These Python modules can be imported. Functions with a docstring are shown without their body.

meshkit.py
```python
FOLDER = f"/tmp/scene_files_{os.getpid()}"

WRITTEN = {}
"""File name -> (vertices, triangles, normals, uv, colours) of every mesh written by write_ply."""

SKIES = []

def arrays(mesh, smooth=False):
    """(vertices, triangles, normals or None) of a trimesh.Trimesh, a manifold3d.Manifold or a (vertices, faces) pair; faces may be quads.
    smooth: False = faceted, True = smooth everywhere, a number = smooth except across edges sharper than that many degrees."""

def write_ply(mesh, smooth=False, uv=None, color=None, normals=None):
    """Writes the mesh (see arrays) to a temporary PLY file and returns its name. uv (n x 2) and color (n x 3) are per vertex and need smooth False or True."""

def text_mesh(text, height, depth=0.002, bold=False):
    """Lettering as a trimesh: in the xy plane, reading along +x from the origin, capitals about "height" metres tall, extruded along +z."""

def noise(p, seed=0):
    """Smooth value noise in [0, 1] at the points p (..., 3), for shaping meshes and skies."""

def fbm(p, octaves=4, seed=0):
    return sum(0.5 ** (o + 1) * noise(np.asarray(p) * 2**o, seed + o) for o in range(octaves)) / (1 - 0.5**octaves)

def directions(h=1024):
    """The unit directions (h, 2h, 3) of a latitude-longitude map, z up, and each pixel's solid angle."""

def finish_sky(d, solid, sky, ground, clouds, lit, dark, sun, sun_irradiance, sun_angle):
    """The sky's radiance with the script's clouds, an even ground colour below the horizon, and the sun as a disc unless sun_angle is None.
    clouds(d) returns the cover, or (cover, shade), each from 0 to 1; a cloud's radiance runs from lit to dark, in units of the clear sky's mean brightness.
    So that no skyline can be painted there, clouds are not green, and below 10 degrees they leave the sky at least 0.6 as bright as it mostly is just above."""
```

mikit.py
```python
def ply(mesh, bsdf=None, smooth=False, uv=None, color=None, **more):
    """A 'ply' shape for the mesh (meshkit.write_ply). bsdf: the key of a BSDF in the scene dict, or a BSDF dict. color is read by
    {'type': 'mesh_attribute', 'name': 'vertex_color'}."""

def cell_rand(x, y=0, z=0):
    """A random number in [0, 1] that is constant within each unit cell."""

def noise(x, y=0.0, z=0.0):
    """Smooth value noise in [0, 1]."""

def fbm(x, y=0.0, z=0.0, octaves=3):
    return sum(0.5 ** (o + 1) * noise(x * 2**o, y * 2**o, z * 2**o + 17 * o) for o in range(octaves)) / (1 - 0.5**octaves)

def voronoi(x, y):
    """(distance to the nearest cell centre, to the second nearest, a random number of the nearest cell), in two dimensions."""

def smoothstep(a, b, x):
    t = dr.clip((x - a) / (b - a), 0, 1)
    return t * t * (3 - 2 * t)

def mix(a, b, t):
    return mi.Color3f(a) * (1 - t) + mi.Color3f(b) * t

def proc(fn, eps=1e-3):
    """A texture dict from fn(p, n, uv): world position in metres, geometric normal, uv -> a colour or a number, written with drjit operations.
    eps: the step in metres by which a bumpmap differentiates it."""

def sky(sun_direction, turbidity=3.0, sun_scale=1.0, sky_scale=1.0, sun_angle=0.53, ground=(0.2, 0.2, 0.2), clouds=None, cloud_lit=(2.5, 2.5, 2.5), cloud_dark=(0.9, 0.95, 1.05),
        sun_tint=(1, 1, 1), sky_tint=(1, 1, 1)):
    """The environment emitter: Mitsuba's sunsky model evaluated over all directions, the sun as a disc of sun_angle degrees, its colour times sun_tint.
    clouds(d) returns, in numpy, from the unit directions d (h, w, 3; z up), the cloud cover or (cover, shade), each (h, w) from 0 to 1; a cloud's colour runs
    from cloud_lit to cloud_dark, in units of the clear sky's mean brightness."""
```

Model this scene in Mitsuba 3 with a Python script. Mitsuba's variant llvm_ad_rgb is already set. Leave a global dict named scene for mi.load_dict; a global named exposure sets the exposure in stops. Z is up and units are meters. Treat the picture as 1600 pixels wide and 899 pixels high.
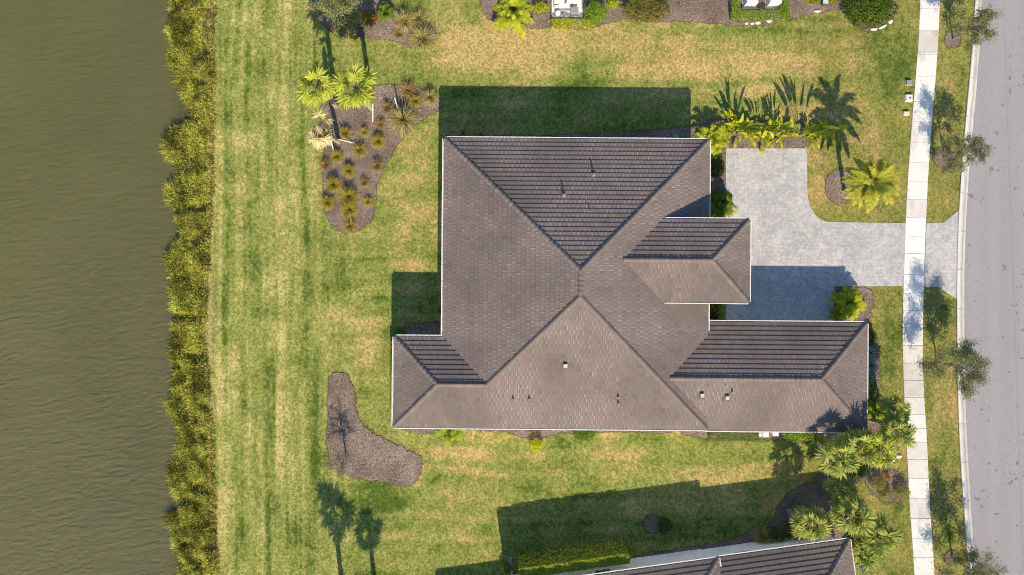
import math
import numpy as np, trimesh, shapely, mitsuba as mi, drjit as dr
import mikit
from mikit import noise, fbm, voronoi, cell_rand, smoothstep, mix
from shapely.geometry import Polygon, Point, LineString, box as sbox
from shapely.ops import unary_union

T = mi.ScalarTransform4f
scene, labels = {"type": "scene"}, {}
PI = math.pi
# ------------------------------------------------------------------ camera, sky, exposure
H, S = 52.0, 0.048                      # flying height in metres, metres per photo pixel on the ground
scene["camera"] = {"type": "perspective", "fov": math.degrees(2 * math.atan(800 * S / H)), "fov_axis": "x", "near_clip": 0.5, "far_clip": 9000.0,
                   "to_world": T().look_at(origin=[0, 0, H], target=[0, 0, 0], up=[0, 1, 0])}
SUN = np.array([0.185, -1.40, 1.0])
scene["sky"] = mikit.sky(SUN.tolist(), turbidity=3, sky_scale=1.0, sun_tint=(0.97, 1.0, 1.06))
exposure = 2.3


def at(px, py, z=0.0):
    """photo pixel (1600 wide) at height z -> metres"""
    m = S * (H - z) / H
    return np.array([(px - 800) * m, (449.5 - py) * m, z])


def poly(pts, z=0.0):
    return Polygon([at(x, y, z)[:2] for x, y in pts])


def smooth_poly(pts, n=3):
    p = np.array([at(x, y)[:2] for x, y in pts])
    for _ in range(n):
        q = np.roll(p, -1, 0)
        p = np.stack([p * .75 + q * .25, p * .25 + q * .75], 1).reshape(-1, 2)
    return Polygon(p).buffer(0)


# ------------------------------------------------------------------ bookkeeping
used = {}


def numbered(name):
    k = used.get(name, 0)
    used[name] = k + 1
    return name if k == 0 else f"{name}_{k:03d}"


def thing(name, label, cat, group=None):
    key = numbered(name)
    labels[key] = {"label": label, "category": cat}
    if group:
        labels[key]["group"] = group
    return key


def put(parent, name, shape, label=None, kind=None, at=None):
    key = numbered(f"{parent}__{name}" if parent else name)
    scene[key] = {**shape, "to_world": at} if at is not None else shape
    d = {}
    if label: d["label"] = label
    if kind: d["kind"] = kind
    if d: labels[key] = {**labels.get(key, {}), **d}
    return key


def solo(name, label, cat, shape, group=None, at=None):
    key = thing(name, label, cat, group)
    scene[key] = {**shape, "to_world": at} if at is not None else shape
    return key


def structure(name, shape, label=None):
    key = numbered(name)
    scene[key] = shape
    labels[key] = {"kind": "structure", **({"label": label} if label else {})}
    return key


# ------------------------------------------------------------------ mesh helpers
class MB:
    def __init__(self):
        self.v, self.f, self.c, self.n = [], [], [], 0

    def add(self, v, f, c=None):
        v, f = np.asarray(v, float).reshape(-1, 3), np.asarray(f, int)
        if f.shape[1] == 4:
            f = np.vstack([f[:, [0, 1, 2]], f[:, [0, 2, 3]]])
        self.v.append(v); self.f.append(f + self.n); self.n += len(v)
        if c is not None:
            self.c.append(np.broadcast_to(np.asarray(c, float), (len(v), 3)))
        return self

    def mesh(self, m, c=None):
        return self.add(m.vertices, m.faces, c)

    def box(self, lo, hi, c=None, M=None):
        lo, hi = np.minimum(lo, hi), np.maximum(lo, hi)
        b = trimesh.creation.box(bounds=[lo, hi])
        v = b.vertices if M is None else b.vertices @ M[:3, :3].T + M[:3, 3]
        return self.add(v, b.faces, c)

    def shape(self, bsdf, smooth=False, xf=None):
        v = np.vstack(self.v)
        if xf is not None: v = xf(v)
        return mikit.ply((v, np.vstack(self.f)), bsdf, smooth=smooth, color=np.vstack(self.c) if self.c else None)


def unit(a):
    a = np.asarray(a, float)
    return a / (np.linalg.norm(a, axis=-1, keepdims=True) + 1e-12)


def tube(points, radii, sides=6, cap=True):
    p = np.asarray(points, float)
    t = unit(np.gradient(p, axis=0))
    a = unit(np.cross(t, np.where(np.abs(t[:, 2:]) < 0.9, [0, 0, 1.0], [1.0, 0, 0])))
    b = np.cross(t, a)
    ang = np.arange(sides) * 2 * PI / sides
    v = p[:, None] + np.broadcast_to(radii, (len(p),))[:, None, None] * (np.cos(ang)[None, :, None] * a[:, None] + np.sin(ang)[None, :, None] * b[:, None])
    i, j = np.meshgrid(np.arange(len(p) - 1), np.arange(sides), indexing="ij")
    q = np.stack([i * sides + j, i * sides + (j + 1) % sides, (i + 1) * sides + (j + 1) % sides, (i + 1) * sides + j], -1).reshape(-1, 4)
    f = np.vstack([q[:, [0, 1, 2]], q[:, [0, 2, 3]]])
    v = v.reshape(-1, 3)
    if cap:
        e = (len(p) - 1) * sides
        f = np.vstack([f, [[e, e + k, e + k + 1] for k in range(1, sides - 1)], [[0, k + 1, k] for k in range(1, sides - 1)]])
    return v, f


def blades(base, d0, side, L, W, droop, nseg=3, prof=None):
    """tapered strips: (v, f, blade index per vertex)"""
    base, d0, side = (np.asarray(x, float) for x in (base, d0, side))
    n = len(base)
    L, W, droop = (np.broadcast_to(np.asarray(x, float), (n,)) for x in (L, W, droop))
    if prof is None:
        prof = [0.7, 1.0, 0.75, 0.5][:nseg]
    P = [base]
    for j in range(nseg):
        d = unit(d0 + (droop * (j + .5) / nseg)[:, None] * np.array([0, 0, -1.0]))
        P.append(P[-1] + d * (L / nseg)[:, None])
    side = unit(side)
    rows = []
    for j in range(nseg):
        w = side * (W * prof[j] / 2)[:, None]
        rows += [P[j] - w, P[j] + w]
    rows.append(P[-1])
    v = np.stack(rows, 1)
    k = 2 * nseg + 1
    f = []
    for j in range(nseg - 1):
        a = 2 * j
        f += [[a, a + 1, a + 3], [a, a + 3, a + 2]]
    f.append([2 * nseg - 2, 2 * nseg - 1, 2 * nseg])
    f = (np.array(f)[None] + (np.arange(n) * k)[:, None, None]).reshape(-1, 3)
    return v.reshape(-1, 3), f, np.repeat(np.arange(n), k)


def leaves(pos, normal, L, W, rng):
    """diamond leaves, slightly folded"""
    pos, n = np.asarray(pos, float), unit(normal)
    k = len(pos)
    r = unit(rng.normal(size=(k, 3)))
    a = unit(np.cross(n, r)); b = np.cross(n, a)
    L, W = np.broadcast_to(L, (k,))[:, None], np.broadcast_to(W, (k,))[:, None]
    v = np.stack([pos - a * L / 2, pos - b * W / 2 + n * W * .18, pos + a * L / 2, pos + b * W / 2 + n * W * .18], 1)
    f = (np.array([[0, 1, 2], [0, 2, 3]])[None] + (np.arange(k) * 4)[:, None, None]).reshape(-1, 3)
    return v.reshape(-1, 3), f, np.repeat(np.arange(k), 4)


def jitter(col, n, rng, amt=.2, hue=.08):
    c = np.asarray(col, float)
    if c.ndim == 1: c = np.tile(c, (n, 1))
    return np.clip(c * (1 + amt * rng.normal(size=(n, 1))).clip(.35, 1.9) * (1 + hue * rng.normal(size=(n, 3))), .004, .85)


def prism(pg, z0, z1, bevel=0.0):
    """flat-topped sheet with sides from a shapely polygon"""
    mb = MB()
    for g in getattr(pg, "geoms", [pg]):
        if g.is_empty or g.area < 1e-4: continue
        m = trimesh.creation.extrude_polygon(g, z1 - z0, engine="earcut")
        mb.add(np.array(m.vertices) + [0, 0, z0], m.faces)
    return mb


# ------------------------------------------------------------------ materials
def flat(key, col, rough=.6, **kw):
    scene[key] = {"type": "twosided", "bsdf": {"type": "principled", "base_color": {"type": "rgb", "value": list(col)}, "roughness": rough, **kw}}


def proc_mat(key, fn, rough=.85, bump=None, scale=.01, eps=2e-3, spec=.3, **kw):
    b = {"type": "principled", "base_color": mikit.proc(fn), "roughness": rough, "specular": spec, **kw}
    if bump: b = {"type": "bumpmap", "arbitrary": mikit.proc(bump, eps), "scale": scale, "bsdf": b}
    scene[key] = {"type": "twosided", "bsdf": b}


VC = {"type": "mesh_attribute", "name": "vertex_color"}
scene["foliage"] = {"type": "principledthin", "base_color": VC, "roughness": .55, "diff_trans": .7, "spec_trans": 0.0, "eta": 1.35}
scene["painted_pieces"] = {"type": "twosided", "bsdf": {"type": "principled", "base_color": VC, "roughness": .75, "specular": .3}}
flat("white_metal", (.72, .73, .73), .35)
flat("white_stucco", (.80, .81, .82), .9)
flat("soffit_white", (.68, .68, .67), .8)
flat("dark_glass", (.02, .025, .03), .08, specular=.7)
flat("vent_metal", (.45, .46, .48), .35, metallic=.5)
flat("dark_metal", (.05, .05, .055), .5)
flat("grey_metal", (.34, .35, .36), .45, metallic=.3)
flat("splash_green", (.22, .36, .28), .7)
flat("pale_teal", (.45, .60, .60), .5)
flat("tan_plastic", (.42, .36, .27), .7)
flat("stone_pale", (.62, .57, .50), .85)
flat("door_brown", (.12, .07, .045), .5)
flat("painted_edge_shade", (.075, .055, .043), .95)  # dark soil tone standing in for shade along the bed edges
flat("lumber", (.66, .62, .54), .8)
flat("flashing_brown", (.15, .13, .125), .6)
flat("roof_deck", (.05, .042, .038), .9)


# dry (+) and green (-) patches of the lawn, photo pixels: x, y, rx, ry, amount
BL = [
    (725, 70, 34, 60, .2), (656, 738, 7, 20, .55), (548, 600, 6, 14, .35), (400, 300, 40, 160, .10), (440, 420, 20, 90, .12), (540, 400, 20, 120, -.1), (460, 700, 14, 80, .14),
    (1330, 225, 85, 55, .24), (1300, 165, 70, 45, .16), (655, 300, 45, 120, .14), (640, 470, 40, 30, .16), (1000, 715, 160, 22, .14), (750, 730, 90, 30, .14), (560, 540, 40, 20, .14), (1250, 770, 30, 20, .2), (700, 850, 60, 40, .14), (1480, 200, 20, 200, .12), (1480, 650, 20, 150, .12),
    (770, 84, 90, 42, .56), (905, 78, 120, 34, .42), (1080, 82, 95, 40, .40), (1250, 82, 95, 30, .26), (715, 50, 30, 55, .34), (1180, 115, 60, 30, .2),
    (905, 110, 26, 18, -.42), (738, 28, 26, 36, -.42), (640, 98, 55, 30, -.12), (1375, 120, 40, 75, -.18), (1340, 30, 60, 40, -.12), (1180, 45, 120, 14, -.12),
    (645, 330, 34, 90, .22), (670, 380, 22, 80, -.12), (540, 495, 46, 40, .20), (600, 520, 14, 120, -.20), (480, 300, 18, 180, -.13), (480, 640, 18, 130, -.13),
    (596, 610, 22, 70, .26), (545, 565, 60, 14, .12), (640, 790, 70, 44, -.28), (720, 800, 50, 40, .18), (560, 775, 60, 30, -.18), (680, 700, 40, 30, .22), (430, 830, 20, 60, -.18),
    (885, 728, 130, 14, -.20), (760, 706, 70, 10, .10), (1010, 745, 80, 14, .12), (1195, 745, 60, 16, .36), (850, 770, 120, 13, -.26), (1120, 706, 80, 10, -.12),
    (1285, 318, 34, 26, .40), (1275, 250, 14, 50, .22), (1340, 332, 50, 14, .15), (1390, 250, 20, 60, -.15), (1390, 560, 18, 90, -.16), (1372, 480, 12, 60, .1),
    (1480, 110, 18, 60, .28), (1478, 320, 18, 24, .30), (1480, 625, 22, 60, .20), (1470, 700, 14, 60, -.14), (1478, 760, 18, 30, .18), (1460, 330, 12, 30, -.2),
    (420, 60, 22, 60, .14), (357, 150, 8, 70, -.16), (395, 200, 30, 60, .16), (375, 560, 20, 160, .22), (352, 480, 7, 200, -.30), (345, 300, 6, 400, .12),
    (800, 158, 40, 14, .22), (950, 152, 60, 12, .26), (850, 178, 120, 12, -.2), (1050, 150, 20, 12, .18), (1150, 140, 50, 30, .12), (1020, 790, 70, 20, .16), (1180, 790, 50, 16, .22), (860, 840, 60, 30, -.1)]


def lawn_dry(p):
    u, v = p.x / S + 800.0, 449.5 - p.y / S
    west = 1 - smoothstep(500, 575, u)
    wob = 26 * (fbm(u / 160, v / 130, 3, 2) - .5)
    st = noise((u + wob * .55) / 9.5, v / 340, 5) * .62 + noise((u + wob * .3) / 27, v / 500, 9) * .38
    ns = noise(u / 240, (v + wob) / 10, 13)
    east = smoothstep(1355, 1375, u)
    se = noise(u / 12, v / 200, 21)
    d = .41 + west * ((st - .5) * .82 + (noise(u / 4.2, v / 90, 17) - .5) * .34 + .05) + (1 - west) * (1 - east) * (ns - .5) * .46 + east * ((se - .5) * .3 - .02)
    # curved mowing lines round the lower beds
    rr = dr.sqrt(dr.square(u - 560) + dr.square((v - 660) * 1.1))
    ring = smoothstep(70, 110, rr) * (1 - smoothstep(170, 240, rr)) * smoothstep(560, 600, u)
    d += ring * (noise(rr / 9.0, 3, 7) - .5) * .42
    for (x, y, rx, ry, a) in BL:
        d += a * dr.exp(-dr.square((u - x) / rx) - dr.square((v - y) / ry))
    d += (fbm(p.x * .55, p.y * .55, 31, 3) - .5) * .78 + (fbm(p.x * 4.2, p.y * 4.2, 41, 3) - .5) * .52
    return d


def lawn_col(p, n, uv):
    d = lawn_dry(p)
    h = noise(p.x * .35, p.y * .35, 55)
    u = p.x / S + 800.0
    v = 449.5 - p.y / S
    pale = (1 - smoothstep(440, 640, u)) * .8
    brown = smoothstep(1200, 1290, u) * .6
    c = mix((.080, .130, .020), mix(mix((.215, .250, .060), (.238, .268, .070), pale), (.225, .212, .060), brown), smoothstep(-.06, .42, d))
    c = mix(c, mix(mix((.42, .34, .13), (.47, .34, .145), h), (.47, .43, .165), pale) * (1 - .22 * brown), smoothstep(.36, 1.0, d))
    sp = .55 * noise(p.x * 8.5, p.y * 8.5, 3) + .45 * noise(p.x * 15, p.y * 15, 6)
    sp = smoothstep(.18, .82, sp)
    edge = fbm(p.x * 1.1, p.y * .5, 77, 2) * 10
    bank = 1 - smoothstep(324, 338, u - edge + 5)
    c = mix(c, mix((.33, .27, .12), (.50, .44, .22), fbm(p.x * 5, p.y * 3, 8, 2)), bank * .7)
    return c * (.70 + .56 * sp)


proc_mat("lawn_grass", lawn_col, .95, spec=.1)


def mulch_col(p, n, uv):
    a, b, w = voronoi(p.x * 17, p.y * 13)
    big = fbm(p.x * .8, p.y * .8, 2, 3)
    c = mix((.095, .070, .058), (.27, .218, .185), w * .6 + .4 * big)
    return c * (.6 + .75 * smoothstep(0, .25, b - a)) * (.75 + .5 * big)


proc_mat("mulch", mulch_col, .95, bump=lambda p, n, uv: fbm(p.x * 14, p.y * 14, 5, 2), scale=.03, spec=.1)


def paver_col(p, n, uv):
    # small running-bond pavers, weathered in patches
    r = dr.floor(p.y / .105)
    x = p.x / .21 + .5 * (r - 2 * dr.floor(r / 2))
    w = cell_rand(dr.floor(x), r, 4)
    fx, fy = x - dr.floor(x), p.y / .105 - r
    joint = smoothstep(.0, .06, dr.minimum(fx, 1 - fx)) * smoothstep(0, .12, dr.minimum(fy, 1 - fy))
    big = fbm(p.x * .55, p.y * .55, 12, 4)
    med = fbm(p.x * 2.6 + 3, p.y * 2.6, 15, 3)
    c = mix((.37, .38, .39), (.49, .495, .50), smoothstep(.2, .8, big * .5 + med * .5))
    c = mix(c, (.50, .48, .40), .25 * smoothstep(.56, .72, fbm(p.x * .9 + 9, p.y * .9, 20, 3)) * smoothstep(.4, .7, med))
    sp = fbm(p.x * 6.5, p.y * 6.5, 44, 2)
    return c * (.92 + .17 * w) * (.74 + .26 * joint) * (.80 + .40 * sp)


proc_mat("pavers", paver_col, .85, spec=.25)


def asphalt_col(p, n, uv):
    big = fbm(p.x * .22, p.y * .10, 3, 3)
    gr = noise(p.x * 26, p.y * 26, 9)
    lane = noise(p.x * 1.3, p.y * .03, 14)
    c = mix((.265, .262, .285), (.315, .31, .335), big * .4 + lane * .75)
    st = smoothstep(.80, .86, noise(p.x * 1.9, p.y * 1.9, 71)) * smoothstep(.6, .7, noise(p.x * 6, p.y * 6, 72))
    seam = dr.exp(-dr.square((p.x - 37.6 + .035 * p.y - .004 * p.y * p.y * 0) / .03)) * .18
    return c * (.88 + .24 * gr) * (1 - .35 * st) * (1 - seam)


proc_mat("road_asphalt", asphalt_col, .9, spec=.2)


def concrete_col(p, n, uv):
    a = fbm(p.x * 1.4, p.y * 1.4, 5, 4)
    return mix((.93, .93, .93), (1, 1, 1), smoothstep(.3, .7, a)) * (.92 + .12 * noise(p.x * 16, p.y * 16, 2))


for i, tone in enumerate([(.65, .64, .62), (.75, .745, .73), (.57, .555, .525), (.82, .82, .81)]):
    def fn(p, n, uv, tone=tone):
        st = smoothstep(.55, .75, fbm(p.x * 1.7 + 5, p.y * 1.1, 33, 3))
        return concrete_col(p, n, uv) * mi.Color3f(tone) * (1 - .16 * st)
    proc_mat(f"slab_concrete_{i}", fn, .85, spec=.2)


def kerb_col(p, n, uv):
    st = fbm(p.x * 3.1, p.y * .7, 33, 3)
    return mix((.66, .64, .60), (.42, .395, .36), smoothstep(.45, .8, st)) * (.9 + .2 * noise(p.x * 9, p.y * 9, 2))


proc_mat("kerb_concrete", kerb_col, .85, spec=.2)


def water_col(p, n, uv):
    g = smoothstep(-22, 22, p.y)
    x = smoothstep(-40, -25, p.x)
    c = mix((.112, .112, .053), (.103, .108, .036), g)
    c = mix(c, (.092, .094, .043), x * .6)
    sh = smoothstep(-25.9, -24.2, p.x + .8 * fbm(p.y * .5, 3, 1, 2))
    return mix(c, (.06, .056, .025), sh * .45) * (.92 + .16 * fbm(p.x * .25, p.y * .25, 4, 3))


def ripple(p, n, uv):
    wx = p.x * .42 + 1.6 * fbm(p.x * .30, p.y * .45, 3, 3)
    calm = .58 + .42 * (1 - smoothstep(-12, 8, p.y)) + .25 * (fbm(p.x * .15, p.y * .15, 6, 2) - .5)
    a = noise(wx * 3.4, p.y * 5.2 - p.x * .9 + 1.6 * noise(p.x * .9, p.y * .7, 8), 1)
    b = noise(p.x * 4.2 + p.y * .8, p.y * 8.5 - p.x * 1.6, 4)
    return (a * .75 + b * .35) * calm


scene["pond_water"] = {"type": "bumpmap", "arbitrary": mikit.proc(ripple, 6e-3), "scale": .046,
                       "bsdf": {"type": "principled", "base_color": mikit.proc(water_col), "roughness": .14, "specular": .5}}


def bark_col(p, n, uv):
    return mix((.16, .125, .095), (.36, .30, .24), fbm(p.x * 9, p.y * 9, p.z * 14, 2))


proc_mat("palm_bark", bark_col, .95, spec=.1)
flat("twig_bark", (.20, .165, .13), .9)

# ------------------------------------------------------------------ terrain: lawn, pond, road
Y0, Y1 = -3000, 3000
prof = [(-3000, -2.2), (-27.2, -2.2), (-25.0, -.85), (-23.6, -.18), (-22.7, 0), (3000, 0)]
v = np.array([[x, y, z] for y in (Y0, Y1) for x, z in prof], float)
n = len(prof)
structure("lawn_ground", mikit.ply((v, [[i, i + 1, n + i + 1, n + i] for i in range(n - 1)]), "lawn_grass"), "patchy green and straw coloured lawn")
structure("pond", mikit.ply((np.array([[-3000, Y0, -.5], [-24.0, Y0, -.5], [-24.0, Y1, -.5], [-3000, Y1, -.5]]), [[0, 1, 2, 3]]), "pond_water"), "murky olive brown pond with small ripples")

WALK = [(-60, 1443, 1475), (0, 1437.5, 1468.5), (50, 1435.5, 1466), (100, 1432, 1463), (200, 1424, 1455), (300, 1417, 1448.5), (380, 1413.5, 1445), (480, 1410.5, 1442), (530, 1410, 1441.3), (600, 1411.8, 1442.6),
        (660, 1414, 1446), (720, 1417.5, 1449.3), (780, 1420.5, 1452), (840, 1424.6, 1456), (899, 1428.6, 1460), (960, 1434, 1465)]
KERB = [(-60, 1533, 1543.5), (0, 1523, 1534), (60, 1519, 1531), (100, 1516, 1528.5), (200, 1507, 1519.5), (280, 1500.6, 1513), (340, 1497, 1509.5), (400, 1495, 1507), (450, 1494.3, 1506.2), (540, 1494.6, 1506.6), (660, 1497, 1509.3), (760, 1502.5, 1514.5), (830, 1508, 1519), (899, 1514, 1524.5), (960, 1520, 1530)]
ext = lambda tab, y, k: float(np.interp(y, [r[0] for r in tab], [r[k] for r in tab]))
from scipy.interpolate import CubicSpline
wl, wr = (CubicSpline([r[0] for r in WALK], [r[k] for r in WALK]) for k in (1, 2))
kl, kr = (CubicSpline([r[0] for r in KERB], [r[k] for r in KERB]) for k in (1, 2))
ys = np.arange(-60, 961, 12.0)
rp = [(float(kr(y)) - .6, y) for y in ys]
far = [at(1533 + 40, -60)[:2], at(1533 + 40, 960)[:2]]
redge = [at(*q)[:2] for q in rp]
road_pg = Polygon([*redge, np.array([redge[-1][0] + 30, -190]), np.array([redge[-1][0] + 37, -190]), np.array([44.0, redge[-1][1]]), np.array([43.0, 0]), np.array([44.0, redge[0][1]]), np.array([redge[0][0] + 37, 190]), np.array([redge[0][0] + 30, 190])])
mb = prism(road_pg, -.05, .012)
structure("road", mb.shape("road_asphalt"), "pale grey asphalt street along the right edge")

# kerb in cast lengths, mountable profile
kerb = structure("kerb", prism(Polygon([at(float(kl(y)) + 2, y)[:2] for y in ys] + [at(float(kr(y)) - 2, y)[:2] for y in ys[::-1]]), -.05, .014).shape("kerb_concrete"), "pale concrete kerb and gutter")
rngk = np.random.default_rng(4)
edges_k = np.arange(-50, 960, 60.0) - 8
KP = [(0.0, -.03), (0.0, .095), (.03, .11), (.15, .112), (.24, .095), (.42, .035), (.62, .022), (.62, -.03)]
for a, b in zip(edges_k[:-1], edges_k[1:]):
    rows = []
    for y in np.linspace(a + .22, b - .22, 6):
        L, R = at(float(kl(y)), y), at(float(kr(y)), y)
        d = (R - L); w = np.linalg.norm(d); d /= w
        rows.append([L + d * (u / .62 * w) + [0, 0, z] for u, z in KP])
    rows = np.array(rows); k = len(KP)
    f = [[i * k + j, i * k + j + 1, (i + 1) * k + j + 1, (i + 1) * k + j] for i in range(5) for j in range(k - 1)]
    kc = np.array([.56, .60, .66, .66, .52, .38, .62, .62])[None, :, None] * rngk.uniform(.9, 1.08) * np.array([1, .975, .94]) * rngk.normal(1, .06, (6, k, 1))
    m = MB().add(rows.reshape(-1, 3), f, kc.reshape(-1, 3))
    for e, s in ((0, 1), (5 * k, -1)):
        m.add(rows.reshape(-1, 3)[e:e + k], [[0, j, j + 1][::s] for j in range(1, k - 1)], (.4, .39, .37))
    put(kerb, "kerb_segment", m.shape("painted_pieces"))

# sidewalk slabs
JO = [-45, -16, 13, 48, 85, 119, 158.5, 190, 222, 254, 283, 312, 340.5, 369, 396, 428.6, 458, 485, 511, 539.6, 567, 594, 620.6, 647.5, 669, 690.6, 718, 747, 778, 810, 841.5, 871, 900, 930, 959]
TONE = dict(zip(range(40), [1, 1, 1, 2, 1, 1, 1, 1, 1, 1, 1, 0, 3, 3, 3, 3, 1, 1, 1, 0, 2, 2, 0, 1, 1, 0, 0, 1, 0, 1, 1, 1, 1, 1, 1]))
walk_pg = Polygon([at(float(wl(y)), y)[:2] for y in ys] + [at(float(wr(y)), y)[:2] for y in ys[::-1]])
sidewalk = structure("sidewalk", prism(walk_pg.buffer(-.03), -.05, .02).shape("kerb_concrete"), "white concrete sidewalk of cast slabs")
rngs = np.random.default_rng(3)
for i, (a, b) in enumerate(zip(JO[:-1], JO[1:])):
    c = [(float(wl(y)), float(wr(y)), y) for y in (a + .3, b - .3)]
    top = [at(c[0][0], c[0][2]), at(c[0][1], c[0][2]), at(c[1][1], c[1][2]), at(c[1][0], c[1][2])]
    pg = Polygon([t[:2] for t in top])
    pi = pg.buffer(-.018, join_style=2)
    z = .055 + rngs.uniform(-.006, .006)
    if not len(pi.exterior.coords) == 5: pi = pg
    o, q = np.array(pg.exterior.coords)[:4], np.array(pi.exterior.coords)[:4]
    q = np.array([q[np.argmin(np.linalg.norm(q - t, axis=1))] for t in o])
    v = np.vstack([np.c_[o, np.full(4, -.02)], np.c_[o, np.full(4, z - .014)], np.c_[q, np.full(4, z)]])
    f = [[j, (j + 1) % 4, 4 + (j + 1) % 4, 4 + j] for j in range(4)] + [[4 + j, 4 + (j + 1) % 4, 8 + (j + 1) % 4, 8 + j] for j in range(4)] + [[8, 9, 10, 11]]
    put(sidewalk, "slab", mikit.ply((v, f), f"slab_concrete_{TONE.get(i, 1)}"))

# driveway
arc = [(1261 + 35 * (1 - math.cos(t)), 296 + 51 * math.sin(t)) for t in np.linspace(0, PI / 2, 9)]
drive_pts = [(1134, 232), (1261, 232), *arc, (1416.3, 349), (1411.2, 447), (1366, 447.5), (1303, 447.5), (1303, 520), (1134, 520)]
drive_pg = poly(drive_pts)
apron_pg = poly([(1447.3, 349), (1474, 348), (1498.5, 328), (1496.2, 400), (1494.8, 468), (1466, 448.5), (1443.4, 448.5)])
drive = structure("driveway", prism(unary_union([drive_pg.buffer(-.0), poly([(1085, 345), (1134.2, 345), (1134.2, 470), (1085, 470)])]), -.04, .024).shape("pavers"), "pale grey paved driveway and forecourt")
structure("driveway_apron", prism(apron_pg, -.04, .030).shape("pavers"), "flared paved apron between sidewalk and street")

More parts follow.
